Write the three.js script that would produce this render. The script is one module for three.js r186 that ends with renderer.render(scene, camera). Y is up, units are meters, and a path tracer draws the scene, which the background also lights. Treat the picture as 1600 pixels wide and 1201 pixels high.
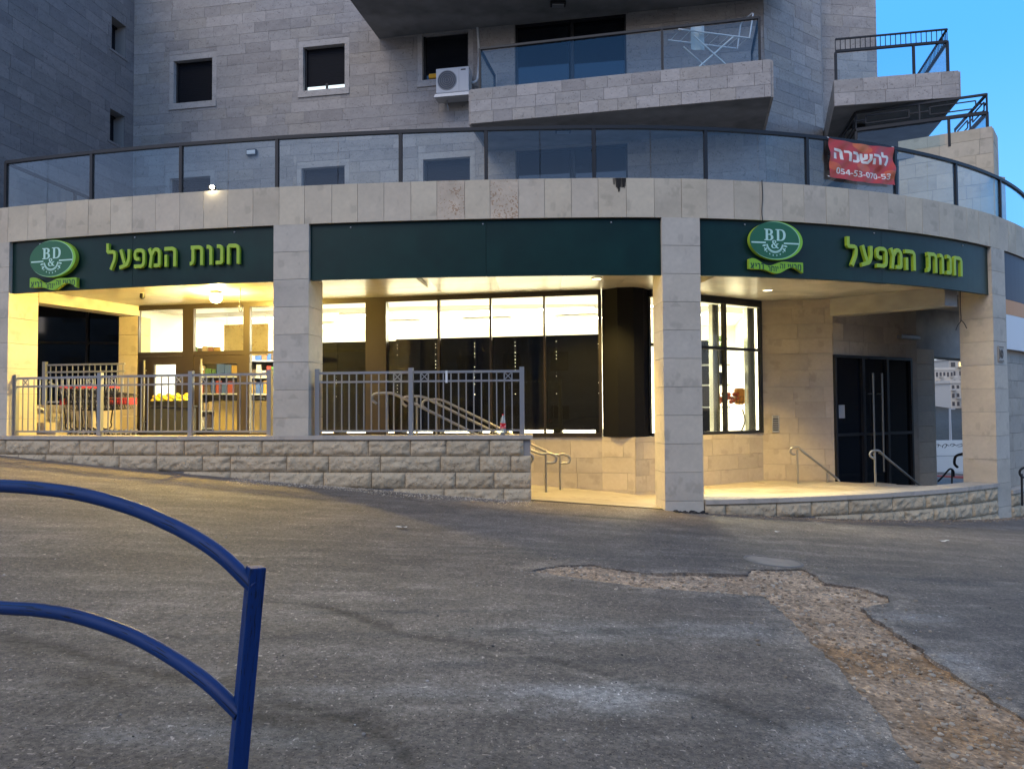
import * as THREE from 'three';
import { mergeGeometries } from 'three/addons/utils/BufferGeometryUtils.js';
import { RectAreaLightUniformsLib } from 'three/addons/lights/RectAreaLightUniformsLib.js';
import { RoundedBoxGeometry } from 'three/addons/geometries/RoundedBoxGeometry.js';

// ------------------------------------------------------------------ camera, sky, sun, exposure
const scene = new THREE.Scene();
const F = 1200, EYE = 1.6, DEG = Math.PI / 180;
const camera = new THREE.PerspectiveCamera(2 * Math.atan(600.5 / F) / DEG, 4 / 3, 0.1, 3000);
camera.position.set(0, EYE, 0);
camera.rotation.order = 'YXZ';
camera.rotation.set(1.9 * DEG, 0, -0.38 * DEG);
camera.updateMatrixWorld();
const renderer = new THREE.WebGLRenderer({ antialias: true });
renderer.toneMapping = THREE.LinearToneMapping;
renderer.toneMappingExposure = 1.92;
renderer.shadowMap.enabled = true;
RectAreaLightUniformsLib.init();
const SUN_AZ = 215 * DEG;            // the afterglow: behind the photographer, to the left
{ // twilight sky: clear blue above, pale towards the horizon, afterglow where the sun went down
  const W = 1024, H = 512, data = new Float32Array(W * H * 4);
  const stops = [[-90, .10, .10, .11], [-1, .32, .32, .31], [0, .86, .82, .76], [4, .58, .70, .80], [10, .14, .43, .92], [25, .075, .345, .92], [50, .22, .32, .48], [90, .27, .30, .36]];
  for (let j = 0; j < H; j++) for (let i = 0; i < W; i++) {
    const el = ((j + .5) / H - .5) * 180, az = ((i + .5) / W - .5) * 2 * Math.PI;      // three.js equirect: u -> atan2(z, x)
    let k = 1; while (k < stops.length - 1 && el > stops[k][0]) k++;
    const a = stops[k - 1], b = stops[k]; let t = (el - a[0]) / (b[0] - a[0]); t = t * t * (3 - 2 * t);
    const dx = Math.cos(az), dz = Math.sin(az);
    const da = Math.acos(Math.max(-1, Math.min(1, dx * Math.sin(SUN_AZ) - dz * Math.cos(SUN_AZ)))) / DEG;
    const g = Math.exp(-((da / 75) ** 2)) * Math.exp(-((Math.max(el, 0) / 15) ** 2)) * (el < 0 ? .3 : 1);
    const o = (j * W + i) * 4, glow = [1.15, .78, .46];
    for (let c = 0; c < 3; c++) data[o + c] = a[c + 1] + (b[c + 1] - a[c + 1]) * t + glow[c] * g;
    data[o + 3] = 1;
  }
  const sky = new THREE.DataTexture(data, W, H, THREE.RGBAFormat, THREE.FloatType);
  sky.mapping = THREE.EquirectangularReflectionMapping; sky.magFilter = THREE.LinearFilter; sky.minFilter = THREE.LinearFilter; sky.needsUpdate = true;
  scene.background = sky; scene.environment = sky;
  scene.backgroundIntensity = scene.environmentIntensity = 0.86;
}
const sun = new THREE.DirectionalLight(new THREE.Color(1, .84, .64), 0.65);
sun.position.set(Math.sin(SUN_AZ) * 46, 40, -Math.cos(SUN_AZ) * 46);
sun.castShadow = true; sun.shadow.radius = 60;
Object.assign(sun.shadow.camera, { left: -30, right: 30, top: 30, bottom: -30, near: 1, far: 160 });
scene.add(sun, sun.target);

// ------------------------------------------------------------------ helpers
let seed = 7;
const rnd = () => { seed = (seed * 1664525 + 1013904223) >>> 0; return seed / 4294967296; };
const rr = (a, b) => a + (b - a) * rnd();
const hash = (x, y) => { let h = (Math.imul(x | 0, 374761393) + Math.imul(y | 0, 668265263)) | 0; h = Math.imul(h ^ (h >>> 13), 1274126177); return ((h ^ (h >>> 16)) >>> 0) / 4294967296; };
function vnoise(x, y, p = 0) {
  const xi = Math.floor(x), yi = Math.floor(y), u = x - xi, v = y - yi, s = t => t * t * (3 - 2 * t), m = n => p ? ((n % p) + p) % p : n;
  const a = hash(m(xi), m(yi)), b = hash(m(xi + 1), m(yi)), c = hash(m(xi), m(yi + 1)), d = hash(m(xi + 1), m(yi + 1));
  return (a + (b - a) * s(u)) * (1 - s(v)) + (c + (d - c) * s(u)) * s(v);
}
function fbm(x, y, o = 4, p = 0) { let s = 0, a = .5, n = 0; for (let i = 0; i < o; i++) { s += a * vnoise(x, y, p); n += a; a *= .5; x *= 2; y *= 2; if (p) p *= 2; } return s / n; }
const lerp = (a, b, t) => a + (b - a) * t, clamp = (x, a = 0, b = 1) => Math.max(a, Math.min(b, x)), sstep = (a, b, x) => { const t = clamp((x - a) / (b - a)); return t * t * (3 - 2 * t); };
const V = (x, y, d) => new THREE.Vector3(x, y, -d);                  // plan: x right, d metres ahead of the camera
function ray(px, py) { return new THREE.Vector3((px - 800) / F, -(py - 600.5) / F, -1).applyQuaternion(camera.quaternion); }
function P(px, py, d) { const r = ray(px, py); return r.multiplyScalar(d / -r.z).add(camera.position); }   // point of a photo pixel at a known distance
const names = {};
function numbered(n) { const k = names[n] = (names[n] ?? -1) + 1; return k ? `${n}_${String(k).padStart(3, '0')}` : n; }
function group(name, parent = scene) { const g = new THREE.Group(); g.name = parent === scene ? numbered(name) : name; parent.add(g); return g; }
function tag(o, label, category, grp) { o.userData.label = label; o.userData.category = category; if (grp) o.userData.group = grp; return o; }
function struct(o) { o.userData.kind = 'structure'; return o; }
function mesh(name, geo, mat, parent = scene, pos, rot) {
  const m = new THREE.Mesh(geo, mat); m.name = parent === scene ? numbered(name) : name; m.castShadow = m.receiveShadow = true;
  if (pos) m.position.set(...pos); if (rot) m.rotation.set(...rot); parent.add(m); return m;
}
function rebase(g, p) { g.children.forEach(c => c.position.sub(p)); g.position.add(p); return g; }
const boxCache = new Map();
function box(w, h, d, shared = true) {                                // uv in metres
  const key = shared ? [w, h, d].map(v => v.toFixed(4)).join() : null;
  if (key && boxCache.has(key)) return boxCache.get(key);
  const g = new THREE.BoxGeometry(w, h, d), uv = g.attributes.uv, dims = [[d, h], [d, h], [w, d], [w, d], [w, h], [w, h]], ou = rnd() * 7, ov = rnd() * 7;
  for (let i = 0; i < 24; i++) { const [a, b] = dims[i >> 2]; uv.setXY(i, uv.getX(i) * a + ou, uv.getY(i) * b + ov); }
  if (key) boxCache.set(key, g); return g;
}
const bx = (w, h, d, x, y, z) => box(w, h, d, false).translate(x, y, z);
const rbox = (w, h, d, r = .01, s = 2) => new RoundedBoxGeometry(w, h, d, s, r);
function tube(pts, r, closed = false, seg, rad = 8, tension = .5) { const c = pts.length === 2 ? new THREE.LineCurve3(pts[0], pts[1]) : new THREE.CatmullRomCurve3(pts, closed, 'catmullrom', tension); return new THREE.TubeGeometry(c, seg || (pts.length === 2 ? 1 : pts.length * 6), r, rad, closed); }
function bar(a, b, w, h = w) { // square bar between two points
  const L = a.distanceTo(b), g = box(w, h, L, false), m = new THREE.Matrix4().lookAt(b, a, Math.abs(b.clone().sub(a).normalize().y) > .95 ? new THREE.Vector3(0, 0, 1) : new THREE.Vector3(0, 1, 0));
  return g.applyMatrix4(m).translate((a.x + b.x) / 2, (a.y + b.y) / 2, (a.z + b.z) / 2);
}
const merge = list => mergeGeometries(list.map(g => { const n = g.index ? g.toNonIndexed() : g; for (const k of Object.keys(n.attributes)) if (!['position', 'normal', 'uv'].includes(k)) n.deleteAttribute(k); return n; }));
// a straight wall from plan point A to B (A on the left): local +x along it, +z towards the street
function frame(name, A, B, y = 0, parent = scene) {
  const g = group(name, parent); g.position.set(A[0], y, -A[1]); g.rotation.y = Math.atan2(B[1] - A[1], B[0] - A[0]); g.userData.L = undefined; delete g.userData.L; return g;
}
const len = (A, B) => Math.hypot(B[0] - A[0], B[1] - A[1]);
function along(A, B, px) { const k = (px - 800) / F, dx = B[0] - A[0], dd = B[1] - A[1], t = (k * A[1] - A[0]) / (dx - k * dd); return t * len(A, B); }
const onLine = (A, B, s) => { const L = len(A, B); return [A[0] + (B[0] - A[0]) * s / L, A[1] + (B[1] - A[1]) * s / L]; };
const yAt = (A, B, px, py) => P(px, py, onLine(A, B, along(A, B, px))[1]).y;
// the curved street line of the arcade: two arcs that meet at its nearest point; s metres along, o metres inwards
const AX = 1.5, AD = 12.3, RL = 38, RRt = 13.5;
function fc(s, o = 0) { const R = s < 0 ? RL : RRt, f = s / R; return { x: AX + (R - o) * Math.sin(f), d: AD + R - (R - o) * Math.cos(f), a: f }; }
const fv = (s, o, y) => { const p = fc(s, o); return V(p.x, y, p.d); };
function sAt(px, o = 0) { const k = (px - 800) / F; let a = -16, b = 17; for (let i = 0; i < 50; i++) { const m = (a + b) / 2, p = fc(m, o); p.x / p.d < k ? a = m : b = m; } return (a + b) / 2; }
function curved(s0, s1, y0, y1, o0, o1, step = .25) { // a box bent along the street line; y may be functions of s
  const n = Math.max(1, Math.ceil((s1 - s0) / step)), pos = [], uv = [], ou = rnd() * 5, ov = rnd() * 5, Y0 = typeof y0 === 'function' ? y0 : () => y0, Y1 = typeof y1 === 'function' ? y1 : () => y1;
  const quad = (a, b, c, d, u0, v0, u1, v1) => { for (const [p, u, v] of [[a, u0, v0], [b, u1, v0], [c, u1, v1], [a, u0, v0], [c, u1, v1], [d, u0, v1]]) { pos.push(p.x, p.y, p.z); uv.push(u + ou, v + ov); } };
  for (let i = 0; i < n; i++) {
    const a = lerp(s0, s1, i / n), b = lerp(s0, s1, (i + 1) / n), A0 = Y0(a), A1 = Y1(a), B0 = Y0(b), B1 = Y1(b);
    quad(fv(a, o0, A0), fv(b, o0, B0), fv(b, o0, B1), fv(a, o0, A1), a, 0, b, A1 - A0);
    quad(fv(b, o1, B0), fv(a, o1, A0), fv(a, o1, A1), fv(b, o1, B1), a, 0, b, A1 - A0);
    quad(fv(a, o0, A1), fv(b, o0, B1), fv(b, o1, B1), fv(a, o1, A1), a, 0, b, o1 - o0);
    quad(fv(a, o1, A0), fv(b, o1, B0), fv(b, o0, B0), fv(a, o0, A0), a, 0, b, o1 - o0);
    if (!i) quad(fv(a, o1, A0), fv(a, o0, A0), fv(a, o0, A1), fv(a, o1, A1), 0, 0, o1 - o0, A1 - A0);
    if (i === n - 1) quad(fv(b, o0, B0), fv(b, o1, B0), fv(b, o1, B1), fv(b, o0, B1), 0, 0, o1 - o0, B1 - B0);
  }
  const g = new THREE.BufferGeometry(); g.setAttribute('position', new THREE.Float32BufferAttribute(pos, 3)); g.setAttribute('uv', new THREE.Float32BufferAttribute(uv, 2)); g.computeVertexNormals(); return g;
}
function prism(pts, y0, y1) { // plan polygon [[x,d],...] between two heights
  const sh = new THREE.Shape(pts.map(p => new THREE.Vector2(p[0], p[1]))), g = new THREE.ExtrudeGeometry(sh, { depth: y1 - y0, bevelEnabled: false });
  return g.rotateX(-Math.PI / 2).translate(0, y0, 0);
}
// ---- textures (surface grain only)
function tex(n, fn, srgb = true, rep = 1) {
  const d = new Uint8Array(n * n * 4);
  for (let j = 0; j < n; j++) for (let i = 0; i < n; i++) { const c = fn(i / n, j / n, i, j), o = (j * n + i) * 4; for (let k = 0; k < 3; k++) d[o + k] = clamp(Array.isArray(c) ? c[k] : c) * 255; d[o + 3] = 255; }
  const t = new THREE.DataTexture(d, n, n, THREE.RGBAFormat); t.wrapS = t.wrapT = THREE.RepeatWrapping; t.magFilter = THREE.LinearFilter; t.minFilter = THREE.LinearMipmapLinearFilter; t.generateMipmaps = true;
  if (srgb) t.colorSpace = THREE.SRGBColorSpace; t.repeat.set(rep, rep); t.needsUpdate = true; return t;
}
const stoneMap = tex(512, (u, v) => { const a = fbm(u * 4, v * 6, 4, 4) * .6 + fbm(u * 24, v * 30 + 3, 3, 24) * .4, pit = fbm(u * 40 + 9, v * 40, 2, 40) < .22 ? .84 : 1; return [.99, .98, .97].map(c => c * (.82 + .18 * a * 1.1) * pit); }, true, .8);
const stoneBump = tex(512, (u, v) => fbm(u * 20, v * 26, 4, 20) * (fbm(u * 40 + 9, v * 40, 2, 40) < .22 ? .5 : 1), false, .8);
const smoothMap = tex(512, (u, v) => { const a = fbm(u * 3, v * 3, 5, 3), b = fbm(u * 30, v * 30, 3, 30), st = sstep(.62, .75, fbm(u * 7 + 3, v * 5, 4, 7)); return [1, .985, .97].map(c => c * (.86 + .13 * a + .05 * (b - .5)) * (1 - .07 * st)); }, true, .7);
const pittedMap = tex(512, (u, v) => { const a = fbm(u * 5, v * 5, 4, 5), q = fbm(u * 44 + 4, v * 44, 3, 44), r = fbm(u * 6 + 2, v * 6, 3, 6), pit = q < .34 + (r - .5) * .5 ? .5 : 1; return [1, .965, .93].map((c, k) => c * (.84 + .2 * a) * (pit < 1 ? [.86, .78, .72][k] : 1)); }, true, 1.1);
const rockBump = tex(512, (u, v) => fbm(u * 9, v * 9, 5, 9), false, 1.4);
const asphMap = tex(1024, (u, v, i, j) => { const g = hash(i, j), f = fbm(u * 90, v * 90, 3, 90), b = fbm(u * 8, v * 8, 3, 8); const c2 = vnoise(u * 300, v * 300, 300), c3 = vnoise(u * 110 + 7, v * 110, 110), s = g > .985 ? 1.05 : c3 > .92 ? 1.15 : c2 > .88 ? .95 : c2 < .14 || c3 < .06 ? .38 : .70; return s * (.66 + .46 * f) * (.9 + .2 * b); }, true, .55);
const asphBump = tex(1024, (u, v) => fbm(u * 100, v * 100, 3, 100) * .7 + fbm(u * 24, v * 24, 2, 24) * .3, false, .55);
const dirtMap = tex(1024, (u, v, i, j) => { const f = fbm(u * 60, v * 60, 4, 60), b = fbm(u * 9, v * 9, 4, 9); const st = vnoise(u * 120, v * 120, 120) > .86 ? 1.25 : 1; return [1, .93, .86].map(c => c * (.45 + .55 * f) * (.75 + .4 * b) * st); }, true, .7);
const chipMap = tex(512, (u, v) => { const n = fbm(u * 26, v * 26, 3, 26), m = fbm(u * 5, v * 5, 3, 5), c = n + (m - .5) * .5; return c > .80 ? [.95, .80, .62] : c < .2 ? [.6, .55, .5] : [.88, .88, .88].map(k => k * (.86 + .24 * m)); }, true, 1);
const grimeMap = tex(512, (u, v) => .78 + .3 * (fbm(u * 5, v * 5, 5, 5) - .3) , true, .5);
const std = (c, o = {}) => new THREE.MeshStandardMaterial({ color: Array.isArray(c) ? new THREE.Color(...c) : c, roughness: .8, ...o });
const phys = (c, o = {}) => new THREE.MeshPhysicalMaterial({ color: Array.isArray(c) ? new THREE.Color(...c) : c, roughness: .5, ...o });
const stone = (c, o = {}) => std(c, { map: stoneMap, bumpMap: stoneBump, bumpScale: .006, roughness: .9, ...o });
const smooth = (c, o = {}) => std(c, { map: smoothMap, bumpMap: smoothMap, bumpScale: .004, roughness: .85, ...o });
const MT = {
  facade: [[.48, .445, .42], [.44, .41, .385], [.52, .48, .45], [.40, .37, .35], [.47, .43, .39], [.45, .42, .40]].map(c => stone(c)),
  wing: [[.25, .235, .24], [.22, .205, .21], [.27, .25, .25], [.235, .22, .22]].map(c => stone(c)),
  pale: stone([.55, .515, .485]),
  mortar: std([.30, .28, .26], { roughness: .95 }),
  fascia: [[.69, .60, .455], [.66, .58, .45], [.71, .625, .48], [.65, .575, .455], [.68, .595, .47]].map(c => smooth(c)),
  fasciaPit: std([.68, .60, .49], { map: pittedMap, bumpMap: stoneBump, bumpScale: .006, roughness: .95 }),
  column: [[.65, .59, .49], [.63, .58, .495], [.67, .605, .50], [.62, .565, .475]].map(c => smooth(c)),
  rock: [[.64, .52, .355], [.61, .50, .345], [.66, .54, .375], [.62, .515, .36]].map(c => std(c, { map: stoneMap, bumpMap: rockBump, bumpScale: .03, roughness: .95 })),
  cap: smooth([.54, .485, .42]),
  beige: [[.52, .455, .375], [.50, .44, .365], [.54, .475, .39], [.485, .43, .36]].map(c => smooth(c)),
  render: std([.55, .51, .45], { map: grimeMap, roughness: .85 }),
  soffit: std([.62, .57, .48], { roughness: .32, map: grimeMap }),
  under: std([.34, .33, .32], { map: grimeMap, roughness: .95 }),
  paving: smooth([.46, .41, .34]),
  black: std([.010, .010, .012], { roughness: .55 }),
  bronze: std([.030, .022, .017], { roughness: .4, metalness: .3 }),
  darkPanel: phys([.006, .006, .008], { roughness: .8, specularIntensity: .25 }),
  grey: std([.27, .275, .285], { roughness: .45, metalness: .35 }),
  steel: std([.34, .33, .30], { roughness: .35, metalness: .75 }),
  galv: std([.42, .43, .44], { roughness: .45, metalness: .5 }),
  white: std([.72, .73, .73], { roughness: .5 }),
  wallWhite: std([.80, .79, .75], { roughness: .9 }),
  glass: phys([.97, .98, .98], { roughness: .02, transmission: 1, thickness: 0, ior: 1.5 }),
  railGlass: phys([.90, .945, .95], { roughness: .02, transmission: 1, thickness: 0, ior: 1.36 }),
  shopGlass: phys([.93, .94, .92], { roughness: .015, transmission: 1, thickness: 0, ior: 1.45 }),
  darkGlass: phys([.006, .008, .012], { roughness: .04, ior: 1.55 }),
  green: phys([.005, .040, .031], { roughness: .42, specularIntensity: .6, map: grimeMap }),
  lime: std([.36, .52, .035], { roughness: .5 }),
  limeSide: std([.36, .52, .035], { roughness: .55 }),
  shutter: phys([.007, .008, .012], { roughness: .7, specularIntensity: .35 }),
  blue: phys([.004, .042, .20], { map: chipMap, bumpMap: chipMap, bumpScale: .0015, roughness: .5, specularIntensity: .55 }),
  cart: std([.055, .055, .06], { roughness: .4, metalness: .5 }),
  rubber: std([.012, .012, .012], { roughness: .8 }),
};
const pick = a => a[Math.floor(rnd() * a.length)];

// ---- stone courses: one mesh for each stone
function subtract(rects, o) { const out = []; for (const [x0, x1, y0, y1] of rects) { if (o[0] >= x1 || o[1] <= x0 || o[2] >= y1 || o[3] <= y0) { out.push([x0, x1, y0, y1]); continue; } const a = Math.max(x0, o[0]), b = Math.min(x1, o[1]); if (o[0] > x0) out.push([x0, o[0], y0, y1]); if (o[1] < x1) out.push([o[1], x1, y0, y1]); if (o[2] > y0) out.push([a, b, y0, o[2]]); if (o[3] < y1) out.push([a, b, o[3], y1]); } return out; }
function courses(L, y0, y1, holes, h, wmin, wmax) {
  const out = []; let y = y0;
  while (y < y1 - .02) { const hh = Math.min(h * rr(.93, 1.07), y1 - y); let x = -rr(0, wmax * .6); while (x < L) { const w = rr(wmin, wmax); let r = [[Math.max(0, x), Math.min(L, x + w), y, y + hh]]; for (const o of holes) r = subtract(r, o); for (const q of r) if (q[1] - q[0] > .03 && q[3] - q[2] > .03) out.push(q); x += w; } y += hh; }
  return out;
}
// wall part with its stones as sub-parts; holes [x0,x1,y0,y1]
function stoneWall(parent, name, L, y0, y1, holes, h, wmin, wmax, mats, { thick = .25, gap = .005, limit = 300, rank, proud = .006 } = {}) {
  const sh = new THREE.Shape([[0, y0], [L, y0], [L, y1], [0, y1]].map(p => new THREE.Vector2(...p)));
  for (const o of holes) sh.holes.push(new THREE.Path([[o[0], o[2]], [o[0], o[3]], [o[1], o[3]], [o[1], o[2]]].map(p => new THREE.Vector2(...p))));
  const w = mesh(name, new THREE.ExtrudeGeometry(sh, { depth: thick, bevelEnabled: false }).translate(0, 0, -thick - .012), MT.mortar, parent);
  let list = courses(L, y0, y1, holes, h, wmin, wmax); if (rank) list.sort((a, b) => rank(b) - rank(a));
  const rest = new Map();
  list.forEach(([a, b, c, d], i) => {
    const m = pick(mats), t = .03 + rnd() * proud, g = box(b - a - gap, d - c - gap, t, false);
    if (i < limit) mesh('stone_block', g, m, w, [(a + b) / 2, (c + d) / 2, -.012 + t / 2 - .008]);
    else { if (!rest.has(m)) rest.set(m, []); rest.get(m).push(g.translate((a + b) / 2, (c + d) / 2, -.012 + t / 2 - .008)); }
  });
  if (rest.size) { const gs = [...rest.values()].map(v => merge(v)), all = mergeGeometries(gs, true); const r = mesh('stone_courses', all, [...rest.keys()], w); r.userData.kind = 'stuff'; }
  return w;
}

// ---- Hebrew letters as pen strokes, height 1 (drawn as solid letters and as print)
const GL = {
  'ח': [.84, [[.10, 0], [.10, .91], [.62, .91], [.74, .80], [.74, 0]]],
  'נ': [.52, [[.10, .91], [.30, .91], [.41, .81], [.41, .09], [.02, .09]]],
  'ו': [.38, [[.02, .91], [.18, .91], [.29, .81], [.29, 0]]],
  'ת': [.88, [[.06, .91], [.66, .91], [.78, .80], [.78, 0]], [[0, .09], [.12, .09], [.2, .2], [.2, .84]]],
  'ה': [.82, [[.02, .91], [.60, .91], [.72, .80], [.72, 0]], [[.12, 0], [.12, .60]]],
  'מ': [.88, [[.05, .97], [.22, .62], [.12, 0]], [[.26, .66], [.42, .91], [.64, .91], [.77, .76], [.77, .09], [.40, .09]]],
  'פ': [.82, [[.40, .47], [.16, .47], [.09, .58], [.09, .80], [.20, .91], [.58, .91], [.72, .78], [.72, .22], [.60, .09], [.04, .09]]],
  'ע': [.82, [[.70, .99], [.70, .50], [.56, .20], [.04, .07]], [[.12, .99], [.26, .60], [.40, .26]]],
  'ל': [.72, [[.10, 1.36], [.10, .91], [.54, .91], [.63, .82], [.60, .50], [.34, 0]]],
  'ש': [.98, [[.07, .99], [.10, .09], [.60, .09], [.86, .42], [.88, .99]], [[.48, .99], [.45, .52], [.20, .42]]],
  'כ': [.70, [[.04, .91], [.44, .91], [.60, .76], [.60, .24], [.44, .09], [.04, .09]]],
  'ר': [.64, [[.02, .91], [.40, .91], [.55, .80], [.55, 0]]],
  'ב': [.76, [[.05, .91], [.40, .91], [.54, .80], [.54, .17]], [[0, .09], [.70, .09]]],
  'י': [.34, [[.04, .91], [.18, .91], [.25, .82], [.23, .50]]],
  'ט': [.82, [[.32, .91], [.14, .88], [.09, .20], [.20, .09], [.56, .09], [.70, .22], [.70, .76], [.58, .91], [.44, .82]]],
  'ז': [.46, [[.04, .91], [.40, .91]], [[.24, .83], [.22, 0]]],
  'א': [.82, [[.06, .99], [.72, 0]], [[.64, .99], [.62, .66], [.50, .48]], [[.10, 0], [.12, .30], [.28, .52]]],
  ' ': [.5],
};
function chaikin(p) { const o = [p[0]]; for (let i = 1; i < p.length - 1; i++) { const a = p[i - 1], b = p[i], c = p[i + 1], ka = .06 / Math.max(.12, Math.hypot(b[0] - a[0], b[1] - a[1])), kc = .06 / Math.max(.12, Math.hypot(c[0] - b[0], c[1] - b[1])); o.push([b[0] + (a[0] - b[0]) * ka, b[1] + (a[1] - b[1]) * ka], [b[0] + (c[0] - b[0]) * kc, b[1] + (c[1] - b[1]) * kc]); } o.push(p[p.length - 1]); return o; }
function strokeShape(pts, w, sx, sy) {
  const p = chaikin(pts), l = [], r = [];
  for (let i = 0; i < p.length; i++) {
    const a = p[Math.max(0, i - 1)], b = p[i], c = p[Math.min(p.length - 1, i + 1)];
    const n1 = i ? [-(b[1] - a[1]), b[0] - a[0]] : [-(c[1] - b[1]), c[0] - b[0]], n2 = i < p.length - 1 ? [-(c[1] - b[1]), c[0] - b[0]] : n1;
    const u = n => { const h = Math.hypot(...n); return [n[0] / h, n[1] / h]; }, A = u(n1), B = u(n2), m = u([A[0] + B[0], A[1] + B[1]]), k = w / 2 / Math.max(.5, m[0] * A[0] + m[1] * A[1]);
    l.push([b[0] + m[0] * k, b[1] + m[1] * k]); r.push([b[0] - m[0] * k, b[1] - m[1] * k]);
  }
  return new THREE.Shape([...l, ...r.reverse()].map(q => new THREE.Vector2(q[0] * sx, q[1] * sy)));
}
function letterGeo(ch, sx, sy, depth, w = .168) { return merge(GL[ch].slice(1).map((s, i) => new THREE.ExtrudeGeometry(strokeShape(s, w, sx, sy), { depth: depth + i * .002, bevelEnabled: true, bevelSize: .004, bevelThickness: .004, bevelSegments: 1 }))); }
function wordUnits(chars, gap) { return chars.reduce((a, c) => a + GL[c][0] + gap, -gap); }
function drawWord(g, chars, x, y, h, wTotal, lw) { const gap = .14, k = wTotal / wordUnits(chars, gap); g.lineWidth = lw; g.lineJoin = 'round'; let cx = x; for (const c of chars) { for (const s of GL[c].slice(1)) { g.beginPath(); s.forEach((p, i) => i ? g.lineTo(cx + p[0] * k, y - p[1] * h) : g.moveTo(cx + p[0] * k, y - p[1] * h)); g.stroke(); } cx += (GL[c][0] + gap) * k; } }
function canvasTex(w, h, fn) { const c = document.createElement('canvas'); c.width = w; c.height = h; fn(c.getContext('2d'), w, h); const t = new THREE.CanvasTexture(c); t.colorSpace = THREE.SRGBColorSpace; return t; }

// ------------------------------------------------------------------ ground
const gx = x => { const a = Math.abs(x); return a < 24 ? x : Math.sign(x) * (24 + 14 * (1 - Math.exp(-(a - 24) / 14))); };
const gy = (x, d) => .16 - .075 * gx(x);
const gn = (x, d) => (fbm(x * 1.1 + 5, d * 1.1, 3) - .5) * .03 * sstep(12.6, 10.5, d);
function onGround(px, py) { const r = ray(px, py); let t = 5; for (let i = 0; i < 40; i++) { const x = r.x * t, d = -r.z * t; t += (gy(x, d) - (EYE + r.y * t)) / r.y; } return [r.x * t, -r.z * t]; }
const trench = [[828, 892], [868, 883], [925, 881], [1000, 894], [1085, 896], [1168, 898], [1172, 889], [1252, 887], [1279, 899], [1287, 911], [1337, 917], [1390, 931], [1392, 940], [1345, 950], [1362, 963], [1435, 1011], [1487, 1049], [1600, 1122], [1800, 1250], [1660, 1330], [1500, 1290], [1442, 1201], [1412, 1165], [1360, 1097], [1322, 1056], [1277, 1011], [1225, 959], [1191, 931], [1112, 925], [1045, 921], [1000, 919], [925, 906], [870, 898]].map(p => onGround(...p));
const trenchEdge = (() => { const o = []; trench.forEach((a, i) => { const b = trench[(i + 1) % trench.length], n = Math.max(1, Math.round(len(a, b) / .07)); for (let k = 0; k < n; k++) { const t = k / n, j = k ? .022 : 0; o.push([lerp(a[0], b[0], t) + rr(-j, j), lerp(a[1], b[1], t) + rr(-j, j)]); } }); return o; })();
const inside = (x, d, poly) => { let c = false; for (let i = 0, j = poly.length - 1; i < poly.length; j = i++) { const [xi, yi] = poly[i], [xj, yj] = poly[j]; if ((yi > d) !== (yj > d) && x < (xj - xi) * (d - yi) / (yj - yi) + xi) c = !c; } return c; };
function nearEdge(x, d, poly) { let best = 9, bp = null; for (let i = 0, j = poly.length - 1; i < poly.length; j = i++) { const a = poly[j], b = poly[i], dx = b[0] - a[0], dd = b[1] - a[1], t = clamp(((x - a[0]) * dx + (d - a[1]) * dd) / (dx * dx + dd * dd)), q = [a[0] + dx * t, a[1] + dd * t], e = Math.hypot(x - q[0], d - q[1]); if (e < best) { best = e; bp = q; } } return [best, bp]; }
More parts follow.
